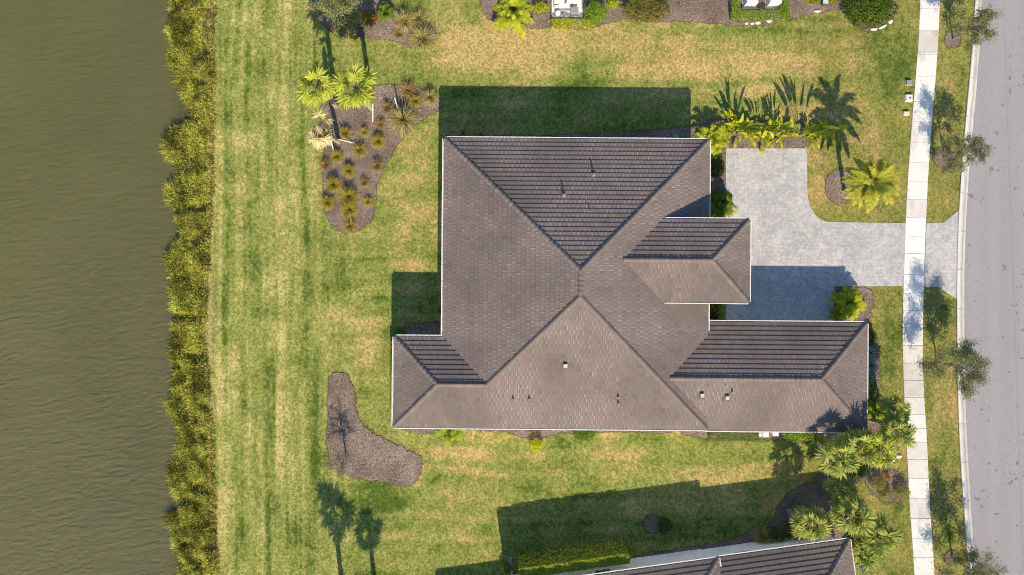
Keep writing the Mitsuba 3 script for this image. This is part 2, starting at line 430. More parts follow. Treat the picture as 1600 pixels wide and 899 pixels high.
# ------------------------------------------------------------------ mulch beds
BED = {
    "palm": [(500, 168), (518, 152), (560, 138), (593, 132), (640, 134), (668, 142), (691, 158), (690, 169), (665, 183), (640, 203), (615, 235), (600, 262), (588, 290), (585, 335), (575, 352), (545, 367), (520, 356), (507, 335), (504, 300), (505, 270), (507, 231), (502, 200)],
    "top": [(484, -30), (488, 25), (528, 58), (590, 60), (618, 63), (652, 77), (674, 73), (683, 56), (676, 40), (652, 34), (628, 20), (612, 8), (606, -30)],
    "north": [(748, -40), (752, 18), (772, 38), (800, 42), (835, 46), (870, 41), (900, 47), (930, 41), (960, 33), (985, 27), (1020, 36), (1060, 33), (1100, 35), (1160, 41), (1200, 40), (1240, 27), (1280, 21), (1308, 12), (1322, 22), (1340, 46), (1360, 51), (1385, 42), (1400, 24), (1407, -40)],
    "bean": [(512, 592), (520, 582), (535, 580), (547, 590), (554, 608), (556, 640), (562, 660), (580, 676), (605, 688), (640, 704), (659, 714), (659, 735), (648, 757), (630, 761), (600, 752), (560, 748), (530, 738), (514, 716), (510, 690), (513, 640)],
    "drive": [(1086, 186), (1200, 190), (1268, 192), (1272, 212), (1262, 234), (1136, 234), (1136, 349), (1080, 349), (1080, 200)],
    "ring": [(1312 + 23 * math.cos(t), 292 + 28 * math.sin(t)) for t in np.linspace(0, 2 * PI, 14)[:-1]],
    "corner": [(1303, 510), (1302, 462), (1312, 449), (1360, 449), (1366, 468), (1356, 505), (1372, 530), (1376, 600), (1368, 628), (1400, 640), (1404, 700), (1392, 735), (1414, 742), (1421, 762), (1418, 782), (1392, 787), (1366, 776), (1350, 748), (1335, 756), (1330, 800), (1320, 860), (1250, 860), (1160, 872), (1060, 885), (985, 900), (975, 872), (1060, 857), (1130, 848), (1160, 836), (1182, 824), (1208, 818), (1213, 796), (1224, 776), (1248, 762), (1282, 748), (1282, 700), (1262, 692), (1200, 684), (1150, 688), (1100, 684), (1060, 680), (1060, 640), (1290, 630)],
    "south": [(618, 640), (620, 666), (640, 674), (668, 677), (700, 674), (740, 671), (790, 673), (815, 681), (832, 689), (850, 684), (880, 675), (900, 678), (960, 672), (1062, 681), (1062, 630)],
    "back": [(694, 240), (694, 205), (750, 214), (900, 211), (1040, 204), (1092, 194), (1092, 240)],
    "nook": [(628, 508), (660, 506), (700, 500), (700, 540), (610, 540), (607, 645), (626, 645)],
    "spot": [(1020 + 14 * math.cos(t), 819 + 14 * math.sin(t)) for t in np.linspace(0, 2 * PI, 12)[:-1]],
}
TREES = [(1488, 62, 2.5, 1.5), (1474, 246, 2.45, 1.5), (1463, 566, 2.75, 2.1), (1487, 872, 2.6, 1.8)]
for i, (x, y, _, _) in enumerate(TREES):
    if i != 2:
        r = (13, 17, 0, 12)[i]
        BED[f"tree{i}"] = [(x + r * math.cos(t), y + r * math.sin(t)) for t in np.linspace(0, 2 * PI, 12)[:-1]]
LBL = dict(palm="curved mulch bed with three palms and grass clumps", top="mulch bed at the top left", north="long mulch bed of the house to the north", bean="bare boomerang shaped mulch bed", drive="mulch bed round the top of the driveway",
           ring="round mulch bed of the feather palm", corner="mulch bed of the palm cluster by the garage", south="narrow mulch strip under the south eave", back="shaded mulch strip under the north eave", nook="mulch strip by the west wing", spot="small mulch ring in the shade",
           tree0="mulch ring of the top street tree", tree1="mulch ring of the second street tree", tree3="mulch ring of the bottom street tree")
bed_pgs = {}
rngb = np.random.default_rng(11)
taken = unary_union([drive_pg, apron_pg, walk_pg])
for i, (k, pts) in enumerate(BED.items()):
    pg = smooth_poly(pts, 2)
    ring = np.array(pg.segmentize(.25).exterior.coords)[:-1]
    ring = ring + .05 * rngb.normal(size=ring.shape)
    pg = Polygon(ring).buffer(0)
    if k in ("drive", "corner"): pg = pg.difference(drive_pg.buffer(.03)).buffer(0)
    pg = pg.difference(walk_pg)
    bed_pgs[k] = pg
    z1 = .030 + .004 * (i % 5)
    mb = prism(pg, -.03, z1)
    key = structure("mulch_bed", mb.shape("mulch"), LBL[k])
    put(key, "shade_strip", prism(pg.buffer(.045).difference(unary_union([walk_pg.buffer(.01), drive_pg.buffer(.01), apron_pg])), -.03, .008 + .003 * (i % 4)).shape("painted_edge_shade"))  # thin dark ring: lawn-edge shade painted round the bed
    # loose bark on top
    x0, y0, x1, y1 = pg.bounds
    nn = int((x1 - x0) * (y1 - y0) * 70)
    P = np.c_[rngb.uniform(x0, x1, nn), rngb.uniform(y0, y1, nn)]
    P = P[shapely.contains_xy(pg, P[:, 0], P[:, 1])]
    if len(P):
        nrm = unit(np.c_[rngb.normal(0, .45, (len(P), 2)), np.ones(len(P))])
        vv, ff, ix = leaves(np.c_[P, np.full(len(P), z1 + .015)], nrm, rngb.uniform(.06, .17, len(P)), rngb.uniform(.025, .05, len(P)), rngb)
        base = np.where(rngb.random((len(P), 1)) < .3, [[.37, .30, .25]], [[.15, .112, .092]])
        put(key, "bark_chips", MB().add(vv, ff, jitter(base, len(P), rngb, .35, .05)[ix]).shape("painted_pieces"), kind="stuff")
all_beds = unary_union(list(bed_pgs.values()))

# ------------------------------------------------------------------ houses
TAN = .37


import meshkit


def tile_slope(mb, pts, e0, e1, ze, rng, tone=1.0, d=.343, w=.305):
    """concrete tiles on the slope whose eave runs e0 -> e1 (uphill on its left); pts = plan outline (convex)"""
    e0, e1 = np.array(e0, float), np.array(e1, float)
    u = unit(e1 - e0); up = np.array([-u[1], u[0]])
    loc = np.array([[(np.array(p) - e0) @ u, (np.array(p) - e0) @ up] for p in pts])
    pg = Polygon(loc)
    pc = d * math.cos(math.atan(TAN))
    umin, vmin, umax, vmax = pg.bounds
    r = 0
    v0 = -.05
    while v0 < vmax:
        v1 = v0 + pc
        off = (r % 2) * w * .5
        i0 = math.floor((umin - off) / w)
        row = sbox(umin, v0, umax, v1 + .02).intersection(pg) if v0 > 0 else sbox(umin, v0, umax, v1)
        if not row.is_empty and row.area > .003:
            a, b = row.bounds[0], row.bounds[2]
            for i in range(math.floor((a - off) / w), math.ceil((b - off) / w) + 1):
                cell = sbox(i * w + off + .004, v0, (i + 1) * w + off - .004, v1)
                c = cell.intersection(pg if v0 > 0 else pg.union(sbox(umin, -.06, umax, .02)))
                if c.is_empty or c.geom_type != "Polygon" or c.area < .002: continue
                q = np.array(c.exterior.coords)[:-1]
                if c.exterior.is_ccw is False: q = q[::-1]
                lift, tip = .071 + rng.normal(0, .0012), rng.normal(0, .0012)
                fr = np.clip((q[:, 1] - v0) / pc, 0, 1)
                side = (q[:, 0] - (i * w + off)) / w - .5
                zb = ze + TAN * q[:, 1]
                zt = zb + lift * (1 - fr) + .026 * fr + tip * side
                xy = e0 + q[:, :1] * u + q[:, 1:] * up
                m = len(q)
                vv = np.vstack([np.c_[xy, zt], np.c_[xy, zt], np.c_[xy, zb]])
                ff = [[0, j, j + 1] for j in range(1, m - 1)]
                for j in range(m):
                    jn = (j + 1) % m
                    ff += [[m + jn, m + j, 2 * m + j], [m + jn, 2 * m + j, 2 * m + jn]]
                t = rng.random()
                g = tone * (1 + rng.normal(0, .035)) * (1.10 if t > .95 else .90 if t < .06 else 1)
                xyc = xy.mean(0)
                age = meshkit.fbm(np.array([[xyc[0] * .35, xyc[1] * .35, 3.0]]), 3, 5)[0]
                g *= .74 + .52 * age
                col = np.clip(np.array([.162, .135, .127]) * g * (1 + rng.normal(0, .012, 3)), .02, .5)
                mb.add(vv, ff, col)
                # the worn, lighter interlocking rib along one side of the tile
                rib = sbox(i * w + off + .012, v0 + .012, i * w + off + .088, v1).intersection(c)
                rub = np.clip((age - .30) * 3.2, .1, 1) * rng.uniform(.35, 1.3)
                if not rib.is_empty and rib.geom_type == "Polygon" and rib.area > .004:
                    q = np.array(rib.exterior.coords)[:-1]
                    if rib.exterior.is_ccw is False: q = q[::-1]
                    fr = np.clip((q[:, 1] - v0) / pc, 0, 1); side = (q[:, 0] - (i * w + off)) / w - .5
                    zb = ze + TAN * q[:, 1]
                    zt = zb + lift * (1 - fr) + .026 * fr + tip * side + .003 * (1 - fr) + .002
                    xy = e0 + q[:, :1] * u + q[:, 1:] * up; m = len(q)
                    vv = np.vstack([np.c_[xy, zt], np.c_[xy, zt], np.c_[xy, zb + .02]])
                    ff = [[0, j, j + 1] for j in range(1, m - 1)]
                    for j in range(m):
                        jn = (j + 1) % m
                        ff += [[m + jn, m + j, 2 * m + j], [m + jn, 2 * m + j, 2 * m + jn]]
                    mb.add(vv, ff, col * (1 + .5 * rub))
        v0 = v1; r += 1


def cap_run(mb, p0, p1, hip, rng):
    """angular ridge caps from the low end p0 to the high end p1"""
    p0, p1 = np.array(p0, float), np.array(p1, float)
    d = p1 - p0; L = np.linalg.norm(d); d /= L
    hor = unit(np.array([-d[1], d[0], 0])); drop = TAN * (.707 if hip else 1.0)
    k = max(1, round(L / .36))
    for i in range(k):
        a, b = p0 + d * L * i / k, p0 + d * L * min(1, (i + 1.12) / k)
        wa, wb, la, lb = .185, .160, .150, .112
        jig = rng.normal(0, .006)
        sec = []
        for q, w, l in ((a, wa, la + jig), (b, wb, lb + jig)):
            sec += [q + hor * w + [0, 0, l - .055 - drop * w], q + hor * .05 + [0, 0, l - .006], q - hor * .05 + [0, 0, l - .006], q - hor * w + [0, 0, l - .055 - drop * w],
                    q - hor * w + [0, 0, l - .12 - drop * w], q + hor * w + [0, 0, l - .12 - drop * w]]
        f = [[j, (j + 1) % 6, 6 + (j + 1) % 6, 6 + j] for j in range(6)]
        v = np.array(sec)
        m = MB().add(v, f).add(v[:6], [[0, 5, 4], [0, 4, 3], [0, 3, 2], [0, 2, 1]])
        mb.add(np.vstack(m.v), np.vstack(m.f), np.array([.162, .135, .127]) * (1 + rng.normal(0, .07)))


def wall_ring(pg, z1):
    ins = pg.buffer(-.2, join_style=2)
    return prism(pg.difference(ins), -.05, z1)


class House:
    def __init__(self, key, ang, org, tone, seed):
        self.key, self.rng, self.tone = key, np.random.default_rng(seed), tone
        c, s = math.cos(ang), math.sin(ang)
        self.R, self.o = np.array([[c, -s, 0], [s, c, 0], [0, 0, 1]]), np.array([*org, 0])
        self.tiles, self.caps, self.deck, self.soff = MB(), MB(), MB(), MB()

    def xf(self, v):
        return v @ self.R.T + self.o

    def slope(self, pts, e0, e1, ze):
        tile_slope(self.tiles, pts, e0, e1, ze, self.rng, self.tone)
        e0, e1 = np.array(e0, float), np.array(e1, float)
        u = unit(e1 - e0); up = np.array([-u[1], u[0]])
        zz = [ze + TAN * float((np.array(p) - e0) @ up) for p in pts]
        v = np.array([[*p, z - .004] for p, z in zip(pts, zz)])
        self.deck.add(v, [[0, j, j + 1] for j in range(1, len(pts) - 1)])

    def cap(self, a, b, hip=True):
        cap_run(self.caps, a, b, hip, self.rng)

    def eave_slab(self, x0, y0, x1, y1, ze):
        self.soff.box([x0 + .02, y0 + .02, ze - .20], [x1 - .02, y1 - .02, ze - .012])

    def gutter(self, a, b, ze):
        """open white gutter outside the eave edge a -> b (outside on its right)"""
        a, b = np.array([*a, 0.]), np.array([*b, 0.])
        d = unit(b - a); out = np.array([d[1], -d[0], 0])
        sec = [(0, .0), (0, -.13), (.10, -.13), (.150, -.03), (.150, .014), (.095, .014), (.095, -.02), (.085, -.115), (.012, -.115), (.012, 0)]
        v = np.array([p + out * (u + .012) + [0, 0, ze + z] for p in (a, b) for u, z in sec]); k = len(sec)
        f = [[j, (j + 1) % k, k + (j + 1) % k, k + j] for j in range(k)]
        m = MB().add(v, f)
        for e in (0, k):
            m.add(v[e:e + k], [[0, 1, 8], [0, 8, 9], [1, 2, 7], [1, 7, 8], [2, 3, 6], [2, 6, 7], [3, 4, 5], [3, 5, 6]])
        put(self.key, "gutter", m.shape("white_metal", xf=self.xf))

    def spout(self, x, y, ze, out, run=.55, pad=True, col="white_metal"):
        """downspout from a gutter: elbow back to the wall, down it, and a shoe on the ground. (x, y) on the eave edge, out = outward unit vector"""
        o = np.array([*out, 0.]); p = np.array([x, y, 0.])
        w = p - o * .42
        pts = [p + o * .07 + [0, 0, ze - .13], p + o * .05 + [0, 0, ze - .24], w + [0, 0, ze - .55], w + [0, 0, .28], w + o * .16 + [0, 0, .12], w + o * (.42 + run) + [0, 0, .09]]
        m = MB().add(*tube(pts, .055, 8))
        k = put(self.key, "downspout", m.shape(col, xf=self.xf))
        if pad:
            q = w + o * (.42 + run + .30); t = np.array([-o[1], o[0], 0])
            M = np.eye(4); M[:3, 0], M[:3, 1], M[:3, 3] = o, t, q
            m = MB().box([-.33, -.16, .0], [.33, .16, .065], M=M).box([-.33, -.17, .06], [.33, -.12, .11], M=M).box([-.33, .12, .06], [.33, .17, .11], M=M)
            put(k, "splash_block", m.shape("splash_green", xf=self.xf))

    def window(self, x, y, nrm, w=1.2, h=1.3, z=1.0):
        o = np.array([*nrm, 0.]); t = np.array([-o[1], o[0], 0])
        M = np.eye(4); M[:3, 0], M[:3, 1], M[:3, 2], M[:3, 3] = t, o, [0, 0, 1], [x, y, 0]
        m = MB()
        for lo, hi in (([-w / 2 - .08, 0, z - .08], [-w / 2, .06, z + h + .08]), ([w / 2, 0, z - .08], [w / 2 + .08, .06, z + h + .08]), ([-w / 2, 0, z + h], [w / 2, .06, z + h + .08]), ([-w / 2, 0, z - .08], [w / 2, .09, z]), ([-.02, .004, z], [.02, .035, z + h])):
            m.box(lo, hi, M=M)
        k = put(self.key, "window", m.shape("white_metal", xf=self.xf))
        put(k, "pane", MB().box([-w / 2, .002, z], [w / 2, .02, z + h], M=M).shape("dark_glass", xf=self.xf))

    def finish(self):
        self.roof = put(self.key, "roof", self.deck.shape("roof_deck", xf=self.xf))
        put(self.roof, "tiles", self.tiles.shape("painted_pieces", xf=self.xf), kind="stuff")
        put(self.roof, "ridge_caps", self.caps.shape("painted_pieces", xf=self.xf), kind="stuff")
        put(self.key, "soffit", self.soff.shape("soffit_white", xf=self.xf))


he, he2, he3 = 3.2, 2.85, 4.5
A0 = math.radians(-.45)
hk = thing("house", "large house with a dark brown tiled hip roof filling the middle of the photo", "house")
hs = House(hk, A0, (0, 0), 1.0, 5)
me = S * (H - he) / H
xl, xr, yt, yb = -107 * me, 305.5 * me, 232 * me, -218.5 * me
xm = (xl + xr) / 2; hw = (xr - xl) / 2
ya, yc = yt - hw, yb + hw; zr = he + TAN * hw
xL, yT = -183 * me, -78.5 * me; w = (yT - yb) / 2; zw = he + TAN * w
hs.slope([(xl, yt), (xm, ya), (xr, yt)][::-1], (xr, yt), (xl, yt), he)
hs.slope([(xr, yb), (xr, yt), (xm, ya), (xm, yc)], (xr, yb), (xr, yt), he)
hs.slope([(xl, yt), (xl, yT), (xl + w, yb + w), (xm, yc), (xm, ya)], (xl, yt), (xl, yT), he)
hs.slope([(xL, yb), (xl + w, yb), (xl + w, yb + w), (xL + w, yb + w)], (xL, yb), (xl + w, yb), he)
hs.slope([(xl + w, yb), (xr, yb), (xm, yc), (xl + w, yb + w)], (xL, yb), (xr, yb), he)
hs.slope([(xl, yT), (xL, yT), (xL + w, yb + w), (xl + w, yb + w)], (xl, yT), (xL, yT), he)
hs.slope([(xL, yT), (xL, yb), (xL + w, yb + w)], (xL, yT), (xL, yb), he)
hs.cap((xl, yt, he), (xm, ya, zr)); hs.cap((xr, yt, he), (xm, ya, zr)); hs.cap((xm, ya, zr), (xm, yc, zr), False)
hs.cap((xr, yb, he), (xm, yc, zr)); hs.cap((xl + w, yb + w, zw), (xm, yc, zr)); hs.cap((xL + w, yb + w, zw), (xl + w, yb + w, zw), False)
hs.cap((xL, yT, he), (xL + w, yb + w, zw)); hs.cap((xL, yb, he), (xL + w, yb + w, zw))
mg = S * (H - he2) / H
gR, gT, gB = 554 * mg, -51.8 * mg, -219.5 * mg
g = (gT - gB) / 2; gy = gB + g; zg = he2 + TAN * g; gx = xr - (zg - he) / TAN
hs.slope([(gR, gT), (gx, gT), (gx, gy), (gR - g, gy)], (gR, gT), (gx, gT), he2)
hs.slope([(gx, gB), (gR, gB), (gR - g, gy), (gx, gy)], (gx, gB), (gR, gB), he2)
hs.slope([(gR, gB), (gR, gT), (gR - g, gy)], (gR, gB), (gR, gT), he2)
hs.cap((gx, gy, zg), (gR - g, gy, zg), False); hs.cap((gR, gT, he2), (gR - g, gy, zg)); hs.cap((gR, gB, he2), (gR - g, gy, zg))
mp = S * (H - he3) / H
pR, pT, pB = 369.5 * mp, 108.3 * mp, -19.5 * mp
q = (pT - pB) / 2; py_ = pB + q; zp = he3 + TAN * q
pe, pr = xr - (he3 - he) / TAN, xr - (zp - he) / TAN
hs.slope([(pR, pT), (pe, pT), (pr, py_), (pR - q, py_)], (pR, pT), (pe, pT), he3)
hs.slope([(pe, pB), (pR, pB), (pR - q, py_), (pr, py_)], (pe, pB), (pR, pB), he3)
hs.slope([(pR, pB), (pR, pT), (pR - q, py_)], (pR, pB), (pR, pT), he3)
hs.cap((pr, py_, zp), (pR - q, py_, zp), False); hs.cap((pR, pT, he3), (pR - q, py_, zp)); hs.cap((pR, pB, he3), (pR - q, py_, zp))
hs.eave_slab(xl, yb, xr, yt, he); hs.eave_slab(xL, yb + .001, xl + .03, yT, he - .002); hs.eave_slab(xr - .6, gB, gR, gT, he2)
hs.eave_slab(xr - .8, pB, pR, pT, he3)
for a, b, z in (((xr, yt), (xl, yt), he), ((xr, pT - .1), (xr, yt), he), ((xr, gT - .6), (xr, pB + .1), he), ((xl, yt), (xl, yT), he), ((xl, yT), (xL, yT), he), ((xL, yT), (xL, yb), he), ((xL, yb), (xr, yb), he),
                ((gR, gT), (xr, gT), he2), ((gR, gB), (gR, gT), he2), ((xr + .02, gB), (gR, gB), he2), ((pR, pT), (pe + .2, pT), he3), ((pR, pB), (pR, pT), he3), ((pe + .2, pB), (pR, pB), he3)):
    hs.gutter(a, b, z)
o_ = .5
fp = unary_union([sbox(xl + o_, yb + o_, xr - o_, yt - o_), sbox(xL + o_, yb + o_, xl + 1, yT - o_)])
put(hk, "wall", wall_ring(fp, he - .19).shape("white_stucco", xf=hs.xf))
put(hk, "garage_wall", wall_ring(sbox(xr - .51, gB + o_, gR - o_, gT - o_), he2 - .19).shape("white_stucco", xf=hs.xf))
for yy in (pB + .6, pT - .6):
    put(hk, "porch_column", MB().box([pR - .85, yy - .22, 0], [pR - .41, yy + .22, he3 - .19]).shape("white_stucco", xf=hs.xf))
for y0_ in (pB + .45, pT - .62):
    put(hk, "porch_wall", MB().box([pe + .4, y0_, he - .1], [pR - .45, y0_ + .17, he3 - .19]).shape("white_stucco", xf=hs.xf))
put(hk, "front_door", MB().box([xr - .5, py_ - .6, .03], [xr - .44, py_ + .6, 2.5]).shape("door_brown", xf=hs.xf))
for x0 in (xr + 1.0, xr + 6.0):
    m = MB().box([x0, gT - o_, .03], [x0 + 4.3, gT - o_ + .04, 2.35])
    for r in range(4): m.box([x0 + .05, gT - o_ + .03, .08 + r * .57], [x0 + 4.25, gT - o_ + .06, .58 + r * .57])
    put(hk, "garage_door", m.shape("soffit_white", xf=hs.xf))
for x, y, nn in ((0, yt - o_, (0, 1)), (6, yt - o_, (0, 1)), (10.5, yt - o_, (0, 1)), (-3, yb + o_, (0, -1)), (3, yb + o_, (0, -1)), (9, yb + o_, (0, -1)), (19, gB + o_, (0, -1)), (xl + o_, 5, (-1, 0)), (xl + o_, 0, (-1, 0)), (xr - o_, 8.2, (1, 0)), (gR - o_, -6, (1, 0))):
    hs.window(x, y, nn)
hs.finish()
hs.spout(xr - 1.6, yt, he, (0, 1), .50, col="white_metal"); hs.spout(xl + .75, yt, he, (0, 1), .1, False)
hs.spout(xL + 2.0, yb, he, (0, -1), .05, False); hs.spout(xr - 1.75, yb, he, (0, -1), .15)
hs.spout(gR - .3, gT, he2, (1, 0), -.1, False)


def on_roof(px, py, e0, e1, ze, hse):
    """where the camera's line through the photo pixel meets the slope of eave e0 -> e1"""
    e0, e1 = np.array([*e0, ze]), np.array([*e1, ze])
    e0, e1 = hse.xf(e0[None])[0], hse.xf(e1[None])[0]
    u = unit((e1 - e0)[:2]); up = np.array([-u[1], u[0]])
    z = ze
    for _ in range(30):
        p = at(px, py, z)
        z = ze + TAN * float((p[:2] - e0[:2]) @ up)
    return np.array([p[0], p[1], z])


NS, SS, GS = ((xr, yt), (xl, yt), he), ((xL, yb), (xr, yb), he), ((gx, gB), (gR, gB), he2)
for px, py, sl, r, h in ((927, 274, NS, .065, .46), (881, 306, NS, .06, .42), (921.5, 331, NS, .03, .28), (802, 624, SS, .06, .34), (827, 624, SS, .06, .34), (965.5, 621, SS, .06, .34), (965.8, 631, SS, .06, .34), (1143.5, 613, GS, .06, .36), (813, 606, SS, .022, .2), (978, 619, SS, .03, .16), (1133.5, 603, GS, .03, .2)):
    p = on_roof(px, py, *sl, hs)
    m = MB().add(*tube([p - [0, 0, .05], p + [0, 0, h]], r, 10))
    if r > .04:
        m.add(*tube([p + [0, 0, .05], p + [0, 0, .16]], [r * 2, r * 1.1], 10))
    vp = put(hs.roof, "vent_pipe", m.shape("vent_metal"))
    if r > .04:
        put(vp, "flashing", MB().box([p[0] - .15, p[1] - .16, p[2] - .02], [p[0] + .15, p[1] + .14, p[2] + .09]).shape("flashing_brown"))
for px, py, sl in ((883, 571, SS), (1096, 617, GS), (1135, 621, GS)):
    p = on_roof(px, py, *sl, hs)
    m = MB()
    wv, hv = .15, .26
    v = np.array([[-wv, -.19, .02], [wv, -.19, .02], [wv, .12, .06], [-wv, .12, .06], [-wv + .02, -.14, hv], [wv - .02, -.14, hv], [wv - .02, .10, hv + .04], [-wv + .02, .10, hv + .04]]) + p
    m.add(v, [[0, 1, 5, 4], [1, 2, 6, 5], [2, 3, 7, 6], [3, 0, 4, 7], [4, 5, 6, 7]])
    bv = put(hs.roof, "box_vent", m.shape("vent_metal"))
    put(bv, "flashing", MB().box(p + [-.25, -.30, -.0], p + [.25, .16, .075]).shape("flashing_brown"))

# the house to the south, same family, turned by eight degrees
nk = thing("house", "neighbouring house with a white wall and brown tiled roof cut off by the bottom edge", "house")
A1 = math.radians(7.9)
c0 = at(791, 919, he)[:2]
nb = House(nk, A1, c0, .92, 6)
nw, nd = 15.05, 15.5                      # main block: its north west eave corner is the local origin
nh = nw / 2
nb.slope([(nw, 0), (0, 0), (nh, -nh)], (nw, 0), (0, 0), he)
nb.slope([(nw, -nd), (nw, 0), (nh, -nh), (nh, -nd + nh)], (nw, -nd), (nw, 0), he)
nb.slope([(0, 0), (0, -nd), (nh, -nd + nh), (nh, -nh)], (0, 0), (0, -nd), he)
nb.slope([(0, -nd), (nw, -nd), (nh, -nd + nh)], (0, -nd), (nw, -nd), he)
zn = he + TAN * nh
nb.cap((nw, 0, he), (nh, -nh, zn)); nb.cap((0, 0, he), (nh, -nh, zn)); nb.cap((nh, -nh, zn), (nh, -nd + nh, zn), False); nb.cap((0, -nd, he), (nh, -nd + nh, zn)); nb.cap((nw, -nd, he), (nh, -nd + nh, zn))
gx1, gy0, gd = 24.5, -.10, 8.6; gh = gd / 2; z2 = he2 + TAN * gh; gxl = nw - (z2 - he) / TAN
nb.slope([(gx1, gy0), (gxl, gy0), (gxl, gy0 - gh), (gx1 - gh, gy0 - gh)], (gx1, gy0), (gxl, gy0), he2)
nb.slope([(gxl, gy0 - gd), (gx1, gy0 - gd), (gx1 - gh, gy0 - gh), (gxl, gy0 - gh)], (gxl, gy0 - gd), (gx1, gy0 - gd), he2)
nb.slope([(gx1, gy0 - gd), (gx1, gy0), (gx1 - gh, gy0 - gh)], (gx1, gy0 - gd), (gx1, gy0), he2)
nb.cap((gxl, gy0 - gh, z2), (gx1 - gh, gy0 - gh, z2), False); nb.cap((gx1, gy0, he2), (gx1 - gh, gy0 - gh, z2)); nb.cap((gx1, gy0 - gd, he2), (gx1 - gh, gy0 - gh, z2))
wy, wd, wx = -3.9, 6.4, -5.2; wh = wd / 2; z3 = he + TAN * wh
nb.slope([(wh, wy), (wx, wy), (wx + wh, wy - wh), (wh, wy - wh)], (wh, wy), (wx, wy), he)
nb.slope([(wx, wy), (wx, wy - wd), (wx + wh, wy - wh)], (wx, wy), (wx, wy - wd), he)
nb.slope([(wx, wy - wd), (wh, wy - wd), (wh, wy - wh), (wx + wh, wy - wh)], (wx, wy - wd), (wh, wy - wd), he)
nb.cap((wx + wh, wy - wh, z3), (wh, wy - wh, z3), False); nb.cap((wx, wy, he), (wx + wh, wy - wh, z3)); nb.cap((wx, wy - wd, he), (wx + wh, wy - wh, z3))
nb.eave_slab(0, -nd, nw, 0, he); nb.eave_slab(nw - .6, gy0 - gd, gx1, gy0, he2); nb.eave_slab(wx, wy - wd, .05, wy, he - .002)
for a, b, z in (((nw, 0), (0, 0), he), ((nw, gy0 - .5), (nw, 0), he), ((0, 0), (0, wy), he), ((0, wy - wd), (0, -nd), he), ((gx1, gy0), (nw, gy0), he2), ((gx1, gy0 - gd), (gx1, gy0), he2), ((0, wy), (wx, wy), he), ((wx, wy), (wx, wy - wd), he), ((0, -nd), (nw, -nd), he), ((nw, gy0 - gd), (gx1, gy0 - gd), he2)):
    nb.gutter(a, b, z)
put(nk, "wall", wall_ring(unary_union([sbox(.45, -nd + .45, nw - .45, -.45), sbox(wx + .45, wy - wd + .45, 1.2, wy - .45)]), he - .19).shape("white_stucco", xf=nb.xf))
put(nk, "garage_wall", wall_ring(sbox(nw - .46, gy0 - gd + .4, gx1 - .4, gy0 - .4), he2 - .19).shape("white_stucco", xf=nb.xf))
nb.finish()
nb.window(7.0, -.45, (0, 1), 1.0, .8, 1.5); nb.window(17.3, gy0 - .4, (0, 1), 1.0, .6, 1.6)
nb.window(12.2, -.45, (0, 1), 1.6, .5, 2.1); nb.window(2.5, -.45, (0, 1), 1.2, 1.2, 1.0)
nb.spout(.35, 0, he, (0, 1), .25, True, "pale_teal"); nb.spout(gx1 - 2.9, gy0, he2, (0, 1), 1.1, True, "pale_teal")
houses_pg = unary_union([Polygon(hs.xf(np.c_[np.array(p.exterior.coords), np.zeros(len(p.exterior.coords))])[:, :2]) for p in (fp, sbox(xr - .5, gB + o_, gR - o_, gT - o_))]
                        + [Polygon(nb.xf(np.c_[np.array(p.exterior.coords), np.zeros(len(p.exterior.coords))])[:, :2]) for p in (sbox(0, -nd, nw, 0), sbox(nw - .5, gy0 - gd, gx1, gy0), sbox(wx, wy - wd, 1, wy))])

# ------------------------------------------------------------------ grass blades on the lawn (same colours as the ground below)
rngg = np.random.default_rng(21)
NG = 330000
P = np.c_[rngg.uniform(-23.3, 35.2, NG), rngg.uniform(-22.6, 22.6, NG)]
cover = unary_union([all_beds.buffer(.03), drive_pg, apron_pg, walk_pg.buffer(.02), houses_pg, Polygon([at(float(kl(y)) - 1, y)[:2] for y in ys] + [(60, -60), (60, 60)])])
shapely.prepare(cover)
P = P[~shapely.contains_xy(cover, P[:, 0], P[:, 1])]
# a shaggier fringe along bed and paving edges
fr = []
for pgx in getattr(all_beds, "geoms", [all_beds]):
    for s in np.arange(0, pgx.exterior.length, .035):
        q_ = pgx.buffer(.06).exterior.interpolate(s); fr.append((q_.x, q_.y))
fr = np.array(fr) + rngg.normal(0, .05, (len(fr), 2))
fr = fr[~shapely.contains_xy(unary_union([drive_pg, walk_pg, houses_pg]), fr[:, 0], fr[:, 1])]
n0 = len(P); P = np.vstack([P, fr]); n = len(P)
az = rngg.uniform(0, 2 * PI, n); el = np.radians(rngg.uniform(15, 75, n))
d0 = np.c_[np.cos(az) * np.cos(el), np.sin(az) * np.cos(el), np.sin(el)]
big = np.where(np.arange(n) < n0, 1.0, 1.35)
v, f, ix = blades(np.c_[P, np.zeros(n)], d0, np.c_[-np.sin(az), np.cos(az), np.zeros(n)], rngg.uniform(.05, .11, n) * big, rngg.uniform(.012, .034, n), .9, 2, [.9, .8])
key = numbered("grass"); scene[key] = mikit.ply((v, f), "lawn_grass")
labels[key] = {"label": "short mown grass of the lawns, green and straw coloured in stripes and patches", "category": "grass", "kind": "stuff"}

